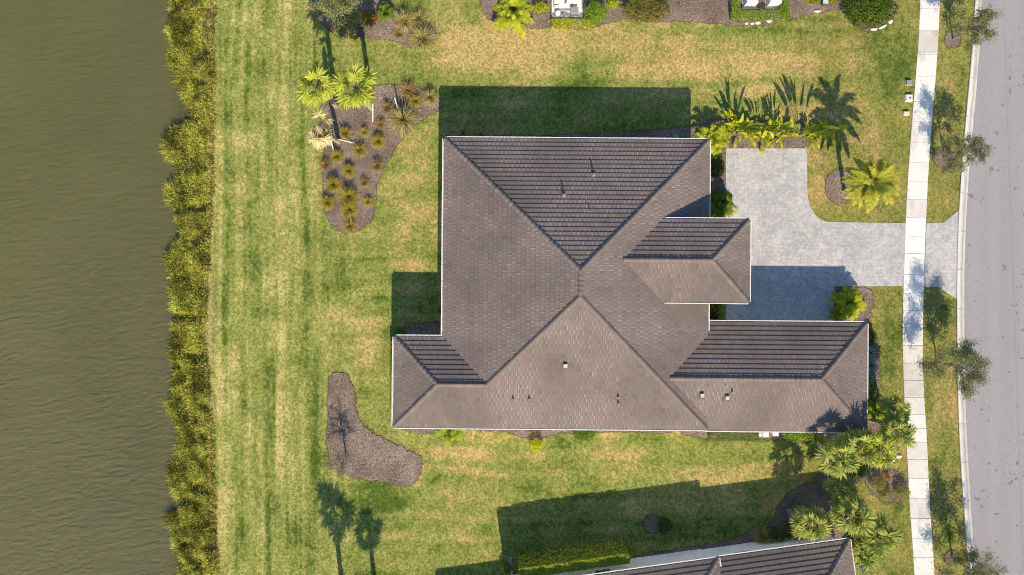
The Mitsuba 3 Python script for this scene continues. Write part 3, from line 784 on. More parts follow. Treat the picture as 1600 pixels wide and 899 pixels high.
# ------------------------------------------------------------------ reeds along the pond
rngr = np.random.default_rng(31)
LE = [(-40, 258), (0, 258), (20, 263), (45, 258), (70, 263), (95, 258), (112, 266), (140, 281), (170, 287), (190, 290), (200, 264), (230, 250), (255, 263), (275, 272), (288, 258), (300, 252), (330, 266), (352, 273), (385, 268), (400, 255), (430, 257), (445, 264), (480, 270), (520, 266), (560, 262), (600, 267), (632, 258), (660, 274), (690, 277), (720, 268), (742, 258), (770, 270), (790, 277), (810, 258), (835, 262), (860, 268), (885, 276), (940, 276)]
RE = [(-40, 333), (0, 333), (150, 331), (300, 330), (420, 323), (520, 318), (600, 325), (750, 331), (899, 339), (940, 340)]
import meshkit
n = 125000
py = rngr.uniform(-40, 940, n); t = rngr.beta(1.0, 1.0, n)
lx, rx = np.interp(py, [a for a, _ in LE], [b for _, b in LE]) + 3, np.interp(py, [a for a, _ in RE], [b for _, b in RE]) + 3
px = lx + t * (rx - lx)
X, Y = (px - 800) * S, (449.5 - py) * S
cl = meshkit.fbm(np.c_[X * 1.35, Y * 1.35, np.zeros(n)], 3, 4)
keep = rngr.random(n) < np.clip((cl - .30) * 5, .10, 1)
X, Y, t, cl = X[keep], Y[keep], t[keep], cl[keep]; n = len(X)
hgt = (.34 + 1.1 * np.clip(cl - .3, 0, .5)) * np.where(t > .9, .6, 1) * rngr.uniform(.7, 1.25, n)
out = np.where(t < .10, -.6, 0)
az = rngr.uniform(0, 2 * PI, n)
el = np.radians(np.clip(rngr.normal(58, 20, n), 8, 88))
d0 = np.c_[np.cos(az) * np.cos(el) + out * .35, np.sin(az) * np.cos(el), np.sin(el)]
zb = np.interp(X, [p[0] for p in prof], [p[1] for p in prof]).clip(-.55)
hue = meshkit.fbm(np.c_[X * 1.7 + 9, Y * 1.7, np.zeros(n)], 3, 8)
kind = rngr.random(n)
c = np.where((kind < .46)[:, None], [[.46, .50, .065]], np.where((kind < .72)[:, None], [[.15, .21, .03]], np.where((kind < .90)[:, None], [[.60, .48, .17]], [[.34, .22, .10]])))
c = c * np.clip(1 + 2.4 * (hue - .5), .35, 1.7)[:, None]
c = np.where(((t > .90) & (rngr.random(n) < .35))[:, None], [[.55, .46, .22]], c)
v, f, ix = blades(np.c_[X, Y, zb], unit(d0), np.c_[-np.sin(az), np.cos(az), rngr.normal(0, .4, n)], hgt * 1.0, rngr.uniform(.022, .055, n), rngr.uniform(.3, 2.0, n), 3)
ml = rngr.random(n) < .5
lp = np.c_[X, Y, zb + hgt * rngr.uniform(.45, 1.1, n)][ml] + rngr.normal(0, .05, (ml.sum(), 3))
lv, lf, lix = leaves(lp, rngr.normal(0, .55, (len(lp), 3)) + [0, 0, .7], rngr.uniform(.07, .17, len(lp)), rngr.uniform(.025, .05, len(lp)), rngr)
key = numbered("reed_bank"); scene[key] = MB().add(v, f, jitter(c, n, rngr, .25, .06)[ix]).add(lv, lf, jitter(c[ml] * 1.08, len(lp), rngr, .3, .07)[lix]).shape("foliage")
labels[key] = {"label": "dense yellow green reeds and marsh plants along the pond edge", "category": "reeds", "kind": "stuff"}

# ------------------------------------------------------------------ plant kit
def fan_frond(elev, rng, col, petiole=1.0, R=.82, dead=False):
    el = math.radians(elev)
    d = np.array([math.cos(el), 0, math.sin(el)])
    n = 6
    pts, p = [np.zeros(3)], np.zeros(3)
    for j in range(n):
        dd = unit(d + np.array([0, 0, -.35 * (j + .5) / n])); p = p + dd * petiole / n; pts.append(p)
    hub, hd = pts[-1], dd
    mb = MB()
    w = .03
    pv = np.array([[q_ + [0, s * w * (1 - .4 * i / n), 0] for s in (-1, 1)] for i, q_ in enumerate(pts)]).reshape(-1, 3)
    mb.add(pv, [[2 * i, 2 * i + 1, 2 * i + 3, 2 * i + 2] for i in range(n)], np.array([.30, .29, .09]) if not dead else np.array([.42, .35, .22]))
    side = np.array([0, 1.0, 0]); nrm = np.cross(hd, side)
    k = 19
    th = np.radians(np.linspace(-118, 118, k)) + rng.normal(0, .04, k)
    dirs = np.cos(th)[:, None] * hd + np.sin(th)[:, None] * side + (.16 * np.abs(np.sin(th)) + rng.normal(0, .07, k))[:, None] * -nrm * (-1)
    dirs = unit(dirs + (.22 * np.abs(np.sin(th)))[:, None] * nrm * -1)
    L = R * (.62 + .38 * np.cos(th * .62)) * rng.uniform(.88, 1.1, k)
    sv = np.cross(dirs, nrm) + (np.where(np.arange(k) % 2, .55, -.55) + rng.normal(0, .2, k))[:, None] * nrm
    base = hub - hd * .10 + dirs * .02
    v, f, ix = blades(base, dirs, sv, L, rng.uniform(.12, .155, k), rng.uniform(.25, .8, k) * (1.6 if dead else 1), 3, [.3, 1.0, .72])
    tips = (np.tile([0, 0, .3, .3, .65, .65, 1.0], k))[:, None]
    c = jitter(col, k, rng, .16, .05)[ix]
    c = c * (1 - .0 * tips) + tips * np.array([.06, .045, .0]) if not dead else c
    mb.add(v, f, np.clip(c, .005, .8))
    return mb.shape("foliage")


def feather_frond(elev, rng, col, L=2.2, leaf=.55, droop=1.1, n=34, wid=.045, vee=.35, tipcol=None):
    el = math.radians(elev)
    d = np.array([math.cos(el), 0, math.sin(el)])
    m = 14
    pts, dirs, p = [np.zeros(3)], [], np.zeros(3)
    for j in range(m):
        dd = unit(d + np.array([0, 0, -droop * ((j + .5) / m) ** 1.3])); p = p + dd * L / m; pts.append(p); dirs.append(dd)
    pts, dirs = np.array(pts), np.array(dirs + [dirs[-1]])
    mb = MB()
    pv = np.array([[q_ + [0, s * .028 * (1 - .8 * i / m), 0] for s in (-1, 1)] for i, q_ in enumerate(pts)]).reshape(-1, 3)
    mb.add(pv, [[2 * i, 2 * i + 1, 2 * i + 3, 2 * i + 2] for i in range(m)], [.30, .28, .08])
    t = np.repeat(np.linspace(.16, .99, n), 2); s = np.tile([-1.0, 1.0], n)
    base = np.stack([np.interp(t * m, np.arange(m + 1), pts[:, a]) for a in range(3)], 1)
    tan = unit(np.stack([np.interp(t * m, np.arange(m + 1), dirs[:, a]) for a in range(3)], 1))
    sd = np.array([0, 1.0, 0]); nr = np.cross(tan, np.tile(sd, (2 * n, 1)))
    dl = unit(tan * (.55 + .5 * t)[:, None] + sd * s[:, None] + nr * vee * -1 * np.sign(nr[:, 2:]) * -1 + rng.normal(0, .09, (2 * n, 3)))
    ll = leaf * np.sin(np.clip(t * 1.02, 0, 1) * PI * .86 + .28) * rng.uniform(.85, 1.12, 2 * n)
    v, f, ix = blades(base, dl, np.cross(dl, nr), ll, wid, rng.uniform(.3, .9, 2 * n), 3, [.7, 1, .7])
    cc = np.array(col) * (1 - t[:, None] * .0)
    if tipcol is not None: cc = np.array(col) * (1 - t[:, None] * .7) + np.array(tipcol) * t[:, None] * .7
    mb.add(v, f, jitter(cc, 2 * n, rng, .16, .05)[ix])
    return mb.shape("foliage")


def paddle_leaf(elev, rng, col, pet=1.3, L=.9, W=.28, droop=.5):
    """upright stalk with a long oval blade, its midrib a crease"""
    el = math.radians(elev)
    d = np.array([math.cos(el), 0, math.sin(el)])
    m = 10; ds = pet + L
    pts, dirs, p = [np.zeros(3)], [], np.zeros(3)
    for j in range(m):
        dd = unit(d + np.array([0, 0, -droop * ((j + .5) / m) ** 2])); p = p + dd * ds / m; pts.append(p); dirs.append(dd)
    pts, dirs = np.array(pts), np.array(dirs + [dirs[-1]])
    mb = MB()
    at_ = lambda s: np.array([np.interp(s / ds * m, np.arange(m + 1), pts[:, a]) for a in range(3)])
    dt_ = lambda s: unit(np.array([np.interp(s / ds * m, np.arange(m + 1), dirs[:, a]) for a in range(3)]))
    mb.add(*tube([at_(s) for s in np.linspace(0, pet, 5)], [.025, .022, .018, .015, .012], 5), np.array(col) * .9)
    k = 9; rows = []
    for i in range(k + 1):
        s = i / k; q_ = at_(pet + s * L); tn = dt_(pet + s * L)
        wv = W * (math.sin(PI * min(.98, .04 + .96 * s) ** .8) ** .75) * rng.uniform(.85, 1.05) / 2
        nr = np.cross(tn, [0, 1.0, 0])
        nr = nr if nr[2] >= 0 else -nr
        rows += [q_ + np.array([0, -wv, 0]) + nr * wv * .35, q_, q_ + np.array([0, wv, 0]) + nr * wv * .35]
    v = np.array(rows)
    f = [[3 * i + a, 3 * i + a + 1, 3 * i + a + 4, 3 * i + a + 3] for i in range(k) for a in (0, 1)]
    cc = np.repeat(jitter(col, k + 1, rng, .08, .03), 3, 0); cc[1::3] *= 1.25
    mb.add(v, f, np.clip(cc, .005, .8))
    return mb.shape("foliage")


def rotz(a, p=(0, 0, 0), s=1.0, tilt=0.0):
    return T().translate([float(x) for x in p]).rotate([0, 0, 1], math.degrees(a)).rotate([0, 1, 0], math.degrees(tilt)).scale(float(s))


def frond_set(maker, elevs, seed, **kw):
    r = np.random.default_rng(seed)
    return {e: [maker(e, r, **kw) for _ in range(2)] for e in elevs}


GREEN_Y, GREEN_M = (.42, .48, .08), (.38, .43, .115)
FAN_Y = frond_set(fan_frond, (70, 42, 14, -18), 101, col=GREEN_Y)
FAN_M = frond_set(fan_frond, (72, 44, 16, -16), 102, col=GREEN_M)
FAN_D = frond_set(fan_frond, (72, 44, 16, -16), 103, col=(.31, .38, .10))
FAN_X = frond_set(fan_frond, (30, -25, -60), 104, col=(.72, .62, .33), dead=True)


def palm_trunk(key, base, top, r0, r1, rng, bend=.25, mat="palm_bark"):
    base, top = np.array(base, float), np.array(top, float)
    t = np.linspace(0, 1, 14)
    off = np.array([rng.normal(0, 1), rng.normal(0, 1), 0]) * bend
    pts = base + (top - base) * t[:, None] + off * np.sin(PI * t)[:, None] * (t * (1 - t) * 2)[:, None]
    pts[0, 2] -= .1
    rad = (r0 + (r1 - r0) * t) * (1 + .06 * np.tile([1, -1], 7))
    put(key, "trunk", MB().add(*tube(pts, rad, 10)).shape(mat, smooth=40))


def fan_palm(label, base, top, sets, counts, seed, scale=1.0, group=None, name="fan_palm"):
    rng = np.random.default_rng(seed)
    k = thing(name, label, "palm tree", group)
    palm_trunk(k, base, top, .20, .15, rng)
    a = rng.uniform(0, 6)
    for e, cnt in zip(sets, counts):
        for i in range(cnt):
            a += 2.399963
            put(k, "frond", sets[e][int(rng.integers(2))], at=rotz(a + rng.normal(0, .3), np.array(top) + [0, 0, rng.uniform(-.15, .12)], scale * rng.uniform(.66, 1.06), rng.normal(0, .18)))
    return k


def crown_at(px, py, h, dx=0, dy=0):
    """trunk foot and crown of an upright palm whose crown stands at this photo pixel, h metres up"""
    c = at(px, py, h)
    return np.array([c[0] + dx, c[1] + dy, 0]), c


FC = (3, 6, 9, 6)
b, c = crown_at(494, 134, 5.3); fan_palm("yellow green fan palm at the left end of the palm bed", b, c, FAN_Y, FC, 1, .98)
b, c = crown_at(556, 138, 5.4); fan_palm("yellow green fan palm over the middle top of the palm bed", b, c, FAN_Y, (4, 7, 10, 6), 2, 1.10)
# the dying palm leans to the lower left
k = thing("dying_fan_palm", "leaning dying palm with cream coloured withered fronds at the left of the palm bed", "palm tree")
rng = np.random.default_rng(8)
b0, c0_ = at(530, 222), at(498, 199, 4.6)
palm_trunk(k, b0, c0_, .19, .14, rng, .1)
for a, e, s in ((-2.6, -60, 1.0), (-2.25, -25, 1.05), (-1.9, -25, 1.1), (-1.5, -60, 1.0), (-1.2, -25, .95), (-2.9, -25, .85), (1.2, -25, .95), (1.45, 30, .85), (2.2, -60, .8), (-1.7, -60, 1.15), (-2.1, -60, 1.1), (.5, -60, .8), (-.8, -60, .9)):
    put(k, "frond", FAN_X[e][int(rng.integers(2))], at=rotz(a, c0_, s * 1.0))
put(k, "dead_sheath", MB().add(*tube([c0_ - [0, 0, .5], c0_ + [0, 0, .1], c0_ + [.02, 0, .45]], [.16, .2, .08], 9)).shape("palm_bark"))
# feather palm on the ring bed
FEA = frond_set(feather_frond, (72, 48, 26, 4, -16), 110, col=(.24, .30, .05), L=2.35, leaf=.46, wid=.08, n=30, tipcol=(.62, .56, .08))
k = thing("feather_palm", "feather palm with golden tipped fronds beside the driveway curve", "palm tree")
rng = np.random.default_rng(9)
b, c = crown_at(1362, 286, 4.0); palm_trunk(k, b, c, .17, .13, rng, .1)
a = 0.
for e, cnt in zip(FEA, (4, 7, 10, 9, 5)):
    for i in range(cnt):
        a += 2.399963
        put(k, "frond", FEA[e][int(rng.integers(2))], at=rotz(a, c, .92 * rng.uniform(.88, 1.06)))
# palms by the garage and by the neighbour
PL = [(1312, 713, 4.1, FAN_M, 1.02, "fan palm at the garage corner whose shadow falls on the roof", 0), (1342, 696, 3.5, FAN_M, .95, "fan palm against the garage eave, right of the one shading the roof", 0), (1374, 702, 3.9, FAN_Y, .90, "yellow tinged fan palm in the centre of the garage corner cluster", 0),
      (1400, 672, 3.5, FAN_M, .86, "fan palm with fronds reaching over the sidewalk", 0), (1398, 640, 3.0, FAN_D, .80, "dark fan palm at the top of the cluster right of the garage", 0),
      (1266, 820, 2.9, FAN_M, .98, "fan palm leaning over the neighbouring roof, leftmost of the lower group", 0), (1330, 806, 3.4, FAN_M, 1.05, "large fan palm in the middle of the lower group", 0), (1375, 840, 3.5, FAN_D, 1.0, "dark fan palm on the lawn side of the lower group", 0), (1318, 768, 2.4, FAN_D, .85, "shaded fan palm between the two palm groups", 0), (1352, 862, 2.6, FAN_D, .85, "lowest fan palm beside the right end of the neighbouring roof", 0)]
for i, (x, y, h, st, s, lab, _) in enumerate(PL):
    b, c = crown_at(x, y, h, dx=.25 * math.sin(i * 2.1), dy=.2 * math.cos(i * 1.7)); fan_palm(lab, b, c, st, FC, 40 + i, s)
# two palms below the frame whose shadows reach into it
for i, (x, y, h, s, lab) in enumerate(((545, 968, 5.6, 1.1, "tall fan palm below the photo casting the larger palm shadow at the lower left"), (596, 975, 5.0, .85, "fan palm below the photo casting the smaller palm shadow at the lower left"))):
    b = at(x, y); fan_palm(lab, b, b + [0, 0, h], FAN_M, FC, 60 + i, s)

# stakes propping the palms
for (x0, y0, x1, y1, z1, lab) in ((582, 192, 582.5, 162, 1.2, "pale wooden prop under the middle palm"), (625.5, 183, 616.5, 153, .9, "pale wooden stake standing right of the middle palm"), (522.5, 240, 516.5, 219, 1.0, "short pale prop below the dying palm"), (553, 223.5, 529, 218, 1.1, "pale prop right of the dying palm trunk")):
    solo("wooden_prop", lab, "stake", MB().add(*tube([at(x0, y0, -.05), at(x1, y1, z1)], .045, 4)).shape("lumber"))


# shrubs
def shrub_shape(seed, rx, ry, h, n, col, leaf=.11, aspect=.5, rough=.22, shape="ball", inner=.25, z0=0.0):
    r = np.random.default_rng(seed)
    if shape == "ball":
        d = unit(r.normal(size=(n, 3)))
        lump = 1 + rough * 2 * (meshkit.fbm(d * 2.2 + seed, 3, seed) - .5)
        rad = np.where(r.random(n) < inner, r.uniform(.55, .95, n), r.uniform(.92, 1.05, n)) * lump
        pos = d * rad[:, None] * [rx, ry, h / 2] + [0, 0, h / 2 + z0]
        nrm = unit(d / np.array([rx, ry, h / 2])) + r.normal(0, .55, (n, 3))
    else:                                   # clipped hedge: a rounded box
        u, v_, w_ = r.uniform(-1, 1, n), r.uniform(-1, 1, n), r.uniform(0, 1, n)
        face = r.choice(3, n, p=[.55, .33, .12])
        sg = np.sign(r.uniform(-1, 1, n))
        pos = np.c_[u * rx, v_ * ry, w_ * h]
        pos[face == 0, 2] = h; pos[face == 1, 1] = (sg * ry)[face == 1]; pos[face == 2, 0] = (sg * rx)[face == 2]
        nrm = np.zeros((n, 3)); nrm[face == 0, 2] = 1; nrm[face == 1, 1] = sg[face == 1]; nrm[face == 2, 0] = sg[face == 2]
        pos = pos + nrm * (rough * (2.6 if h > 2 else 1.1) * (meshkit.fbm(pos * 1.6 + seed, 3, seed) - .5) - r.exponential(.03, n))[:, None]
        nrm = nrm + r.normal(0, .55, (n, 3)); pos[:, 2] += z0
    keep = pos[:, 2] > .01
    pos, nrm = pos[keep], nrm[keep]; n = len(pos)
    cc = np.array(col, float)
    if cc.ndim == 2: cc = cc[r.integers(0, len(cc), n)]
    v, f, ix = leaves(pos, nrm, leaf * r.uniform(.7, 1.35, n), leaf * aspect * r.uniform(.8, 1.2, n), r)
    return MB().add(v, f, jitter(cc, n, r, .22, .07)[ix]).shape("foliage")


LIME, FRESH, MID, DARK, OLIVE = [(.50, .54, .03), (.36, .46, .03)], [(.30, .43, .045), (.19, .31, .035)], [(.11, .19, .025), (.16, .24, .035)], [(.07, .115, .025), (.11, .16, .04)], [(.36, .36, .09), (.24, .27, .07), (.46, .43, .11)]
SHR = [  # px, py, rx, ry (px), height m, colours, leaf m, count, kind, angle, label, category
    (932, 18, 17, 17, 1.3, FRESH, .10, 2600, "ball", 0, "round dark green shrub right of the white equipment pad", "shrub"),
    (896, 37, 34, 6, .6, LIME, .10, 1400, "hedge", 0, "low yellow green hedge below the white equipment pad", "hedge"),
    (845, 10, 12, 8, .7, LIME, .11, 500, "ball", 0, "small yellow green shrub left of the white equipment pad", "shrub"),
    (958, 5, 9, 7, .7, LIME, .11, 420, "ball", 0, "small lime shrub at the top edge right of the round shrub", "shrub"),
    (1010, 12, 36, 19, 1.2, [(.24, .25, .05), (.30, .22, .07), (.14, .18, .03)], .13, 2600, "ball", 0, "wide yellow and rust tinged shrub in the top bed", "shrub"),
    (1188, 24, 45, 7, .6, FRESH, .10, 2000, "hedge", 0, "low green hedge in front of the two air conditioners", "hedge"),
    (1149, 6, 7, 16, .6, FRESH, .10, 900, "hedge", 0, "short green hedge left of the two air conditioners", "hedge"),
    (1225, 6, 8, 16, .6, FRESH, .10, 900, "hedge", 0, "short green hedge right of the two air conditioners", "hedge"),
    (1271, -2, 12, 6, .6, [(.36, .36, .03), (.25, .3, .03)], .12, 500, "ball", 0, "bright yellow shrub at the top edge, left of a pair", "shrub"),
    (1300, -2, 9, 6, .6, [(.38, .36, .03), (.27, .3, .03)], .12, 420, "ball", 0, "bright yellow shrub at the top edge, right of a pair", "shrub"),
    (1362, 10, 38, 27, 1.5, [(.10, .17, .02), (.16, .24, .03), (.06, .11, .02)], .15, 3600, "ball", 0, "large glossy green shrub in the stone edged bed", "shrub"),
    (570, 28, 17, 10, .9, [(.42, .20, .02), (.46, .28, .04), (.2, .12, .03)], .13, 800, "ball", 0, "orange leaved shrub in the top left bed", "shrub"),
    (524, 46, 6, 6, .6, [(.45, .28, .03), (.35, .25, .04)], .11, 200, "ball", 0, "tiny golden shrub under the grey green tree", "shrub"),
    (552, 55, 8, 5, .5, [(.42, .2, .05), (.2, .12, .04)], .11, 240, "ball", 0, "small rusty shrub at the edge of the top left bed", "shrub"),
    (623, 521, 9, 9, .9, MID, .09, 900, "ball", 0, "small round shrub at the corner of the west wing", "shrub"),
    (615, 585, 5, 52, .8, FRESH, .09, 2600, "hedge", 0, "narrow green hedge along the wall of the west wing", "hedge"),
    (913, 676, 18, 13, .9, [(.13, .27, .02), (.09, .19, .02)], .08, 1900, "ball", 0, "round bright green shrub under the south eave", "shrub"),
    (838, 696, 11, 9, .7, [(.62, .66, .015), (.48, .56, .02)], .10, 700, "ball", 0, "lime yellow shrub on the lawn edge south of the house", "shrub"),
    (1147, 677, 38, 10, .8, MID, .09, 2600, "hedge", 0, "clipped green hedge under the garage eave", "hedge"),
    (1250, 679, 22, 11, 1.1, FRESH, .13, 1500, "ball", 0, "bright green shrub below the garage eave beside the palms", "shrub"),
    (1278, 692, 14, 10, .9, FRESH, .12, 700, "ball", 0, "small bright shrub tucked under the garage palms", "shrub"),
    (1373, 757, 11, 10, .8, OLIVE, .07, 1300, "ball", 0, "round olive shrub, upper left of three beside the sidewalk", "shrub"),
    (1386, 774, 10, 9, .7, OLIVE, .07, 1100, "ball", 0, "round olive shrub, lowest of three beside the sidewalk", "shrub"),
    (1412, 770, 11, 10, .8, OLIVE, .07, 1300, "ball", 0, "round olive shrub touching the sidewalk edge", "shrub"),
    (897, 884, 86, 7.5, 2.7, [(.46, .52, .06), (.34, .42, .05), (.54, .54, .09)], .14, 11000, "hedge", 7.9, "long yellow green hedge along the wall of the neighbouring house", "hedge"),
    (791, 890, 9, 8, .8, [(.24, .26, .03), (.14, .18, .03)], .09, 700, "ball", 0, "small round shrub at the left end of the long hedge", "shrub"),
    (1229, 834, 28, 9, .9, DARK, .10, 1600, "hedge", 7.9, "dark hedge in the shade of the neighbouring garage", "hedge"),
    (1039, 824, 11, 13, .8, [(.05, .11, .03), (.07, .13, .03)], .10, 700, "ball", 0, "dark green shrub beside the shaded mulch ring", "shrub"),
    (1116, 480, 10, 14, 1.0, [(.16, .22, .04), (.10, .14, .03)], .14, 700, "ball", 0, "green shrub in the corner between porch and garage", "shrub"),
    (1115, 492, 9, 8, .7, [(.16, .03, .03), (.10, .03, .03)], .13, 400, "ball", 0, "dark red shrub in the corner between porch and garage", "shrub"),
    (1362, 610, 11, 14, .8, MID, .12, 700, "ball", 0, "green shrub below the blue agaves by the garage", "shrub"),
    (1362, 528, 8, 14, .7, DARK, .12, 500, "ball", 0, "dark shrub above the blue agaves by the garage", "shrub"),
    (1345, 735, 16, 12, .9, MID, .13, 800, "ball", 0, "leafy shrub below the garage palm cluster", "shrub"),
    (1335, 866, 12, 14, .9, DARK, .13, 700, "ball", 0, "dark shrub beside the neighbouring garage corner", "shrub"),
    (1120, 262, 13, 14, .9, [(.10, .14, .03), (.16, .19, .05)], .16, 700, "ball", 0, "medium green shrub along the east wall above the fern palm", "shrub"),
]
for i, (x, y, rx, ry, h, col, lf, cnt, kd, ang, lab, cat) in enumerate(SHR):
    zt = h * (.7 if h < 2 else .96)
    p = at(x, y, zt); p[2] = 0
    m_ = S * (H - zt) / H
    solo("hedge" if cat == "hedge" else "shrub", lab, cat, shrub_shape(200 + i, rx * m_, ry * m_, h, int(cnt * 1.25), col, lf, .55, .42 if kd == "ball" else .18, kd), at=rotz(math.radians(ang), p))


# fine grass clumps
def tuft_shape(seed, n, L, cols, el0=38, el1=88, W=.018, droop=1.25):
    r = np.random.default_rng(seed)
    az = r.uniform(0, 2 * PI, n); el = np.radians(r.uniform(el0, el1, n))
    d0 = np.c_[np.cos(az) * np.cos(el), np.sin(az) * np.cos(el), np.sin(el)]
    base = np.c_[np.cos(az), np.sin(az), np.zeros(n)] * r.uniform(0, .10, n)[:, None]
    v, f, ix = blades(base, d0, np.c_[-np.sin(az), np.cos(az), np.zeros(n)], L * r.uniform(.6, 1.15, n), W, droop * r.uniform(.5, 1.3, n), 4, [.8, 1, .8, .5])
    cc = np.array(cols, float)[r.integers(0, len(cols), n)]
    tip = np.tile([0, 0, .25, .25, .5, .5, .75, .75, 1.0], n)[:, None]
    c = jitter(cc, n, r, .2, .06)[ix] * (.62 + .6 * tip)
    return MB().add(v, f, c).shape("foliage")


GY = [(.54, .47, .09), (.42, .40, .06), (.20, .22, .03), (.60, .43, .11)]
GS_ = [(.66, .56, .27), (.54, .46, .18), (.40, .38, .14), (.24, .24, .06)]
GB = [(.56, .37, .17), (.42, .29, .13), (.30, .25, .09)]
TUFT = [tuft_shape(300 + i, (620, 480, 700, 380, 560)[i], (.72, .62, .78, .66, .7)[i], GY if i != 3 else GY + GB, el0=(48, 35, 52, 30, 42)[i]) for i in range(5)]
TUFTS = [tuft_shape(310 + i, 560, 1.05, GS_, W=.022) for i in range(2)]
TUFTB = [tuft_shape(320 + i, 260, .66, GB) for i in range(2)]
CL = [(540, 208, 0, 1.15, "grass clump just right of the dying palm trunk"), (569, 206, 0, .75, "small grass clump under the middle palm's stake"), (591, 221, 0, 1.05, "grass clump near the upper right edge of the palm bed"), (562, 234, 0, .95, "grass clump in the centre of the palm bed, below the dying palm"),
      (526, 244, 0, .95, "grass clump at the foot of the short prop"), (545, 267, 0, 1.15, "bright grass clump in the second row of the palm bed"), (589, 259, 2, 1.0, "rusty small grass clump on the right edge of the palm bed"), (521, 289, 0, 1.15, "grass clump on the left edge, third row of the palm bed"),
      (569, 285, 2, 1.05, "pale brownish grass clump right of the palm bed's middle"), (545, 307, 0, 1.25, "largest grass clump in the lower half of the palm bed"), (512, 317, 0, 1.1, "grass clump on the left edge near the round end of the palm bed"), (575, 315, 0, 1.05, "grass clump on the right edge near the round end of the palm bed"),
      (546, 328, 0, 1.15, "grass clump second from the round tip of the palm bed"), (546, 353, 0, 1.2, "orange tinged grass clump at the round tip of the palm bed"), (630, 188, 1, 1.15, "big straw coloured grass clump at the foot of the right hand stake"), (649, 158, 0, .9, "grass clump in the middle of the palm bed's right arm"),
      (672, 152, 1, .95, "straw grass clump near the right tip of the palm bed"), (637, 141, 2, 1.1, "rusty grass clump on the top edge of the palm bed"), (605, 168, 2, 1.1, "dry brown grass clump between the two stakes"), (594, 194, 2, 1.05, "dry brown grass clump above the upper right clump"), (508, 258, 2, .95, "faded grass clump on the left edge below the prop"),
      (632, 34, 1, 1.1, "straw grass clump in the top left bed beside the dark spiky plant"), (655, 28, 1, 1.0, "straw grass clump on the upper right edge of the top left bed"), (661, 62, 1, 1.2, "large straw grass clump at the right tip of the top left bed"), (622, 52, 2, 1.0, "dry brown grass clump on the lower edge of the top left bed"),
      (724, 208, 1, .95, "pale grass clump at the shaded north west corner of the house"), (751, 211, 1, .7, "small pale grass clump under the north eave"), (833, 678, 2, .7, "thin golden grass clump above the lime yellow shrub"),
      (1192, 840, 1, .9, "pale spiky grass clump beside the dark hedge"), (1388, 745, 2, .8, "dry tuft between the round olive shrubs"), (1390, 520, 2, .3, "")]
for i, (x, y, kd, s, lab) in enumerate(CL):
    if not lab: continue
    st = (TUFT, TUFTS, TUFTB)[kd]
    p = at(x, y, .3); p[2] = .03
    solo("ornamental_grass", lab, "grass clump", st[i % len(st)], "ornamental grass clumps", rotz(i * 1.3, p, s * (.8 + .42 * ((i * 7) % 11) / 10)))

# feather leaved clumps: areca palms and ferns
ARE = {n: frond_set(feather_frond, (80, 62, 40, 18), 120 + i, col=c, L=L, leaf=lf, n=18, wid=.085, droop=1.3, tipcol=tc) for i, (n, c, L, lf, tc) in enumerate((
    ("lime", (.34, .41, .035), 1.6, .40, (.50, .52, .05)), ("fresh", (.28, .38, .04), 1.3, .36, (.36, .42, .04)), ("dark", (.12, .19, .03), 1.15, .42, (.18, .25, .04))))}


def clump(label, px, py, h, kind, counts, s, seed, name="areca_palm", cat="palm", bias=None):
    rng = np.random.default_rng(seed)
    k = thing(name, label, cat)
    p = at(px, py, h * .6); p[2] = .02
    m = MB()
    for _ in range(5):
        o = rng.normal(0, .12 * s, 2)
        m.add(*tube([p + [o[0] * .5, o[1] * .5, -.05], p + [o[0], o[1], h * .3]], [.04, .028], 6))
    put(k, "stem", m.shape("twig_bark"))
    a = rng.uniform(0, 6)
    for e, cnt in zip(ARE[kind], counts):
        for i in range(cnt):
            a += 2.399963
            o = rng.normal(0, .10 * s, 2)
            put(k, "frond", ARE[kind][e][int(rng.integers(2))], at=rotz(a, p + [o[0], o[1], h * .28 * rng.uniform(.6, 1.1)], s * rng.uniform(.8, 1.1)))


clump("big yellow green areca palm at the north east corner of the house", 1116, 216, 1.9, "lime", (5, 8, 9, 7), 1.0, 501)
clump("yellow green areca palm in the bed at the garage forecourt corner", 1331, 474, 1.8, "lime", (5, 8, 8, 6), .92, 502)
clump("large bright areca palm at the top edge left of the white equipment pad", 804, 14, 2.2, "lime", (6, 9, 10, 8), 1.15, 503)
clump("dark green broad plant on the east wall beside the porch", 1129, 318, 1.3, "dark", (4, 7, 8, 7), 1.0, 504, "fern_palm", "plant")
clump("spreading green fern palm under the south eave", 703, 672, .9, "fresh", (3, 6, 8, 8), .92, 505, "fern_palm", "plant")
clump("dark spiky green plant in the top left bed", 600, 16, 1.1, "dark", (5, 7, 7, 6), .75, 506, "fern_palm", "plant")
clump("dark leafy plant at the left corner of the garage forecourt bed", 1311, 490, .8, "fresh", (3, 5, 5, 5), .55, 507, "fern_palm", "plant")
clump("leafy green plant on the mulch right of the garage", 1372, 645, 1.2, "fresh", (4, 6, 6, 5), .75, 508, "fern_palm", "plant")

# white bird of paradise plants in the bed above the driveway: leaves stand in one fan each
PAD = {n: [paddle_leaf(e, np.random.default_rng(600 + 10 * i + j), col=c, pet=pt, L=L, W=W, droop=d_) for j, e in enumerate((86, 74, 62, 50, 34))] for i, (n, c, pt, L, W, d_) in enumerate((
    ("tall", (.22, .29, .04), 1.55, 1.35, .56, .22), ("low", (.46, .48, .04), .35, .70, .24, 1.0)))}


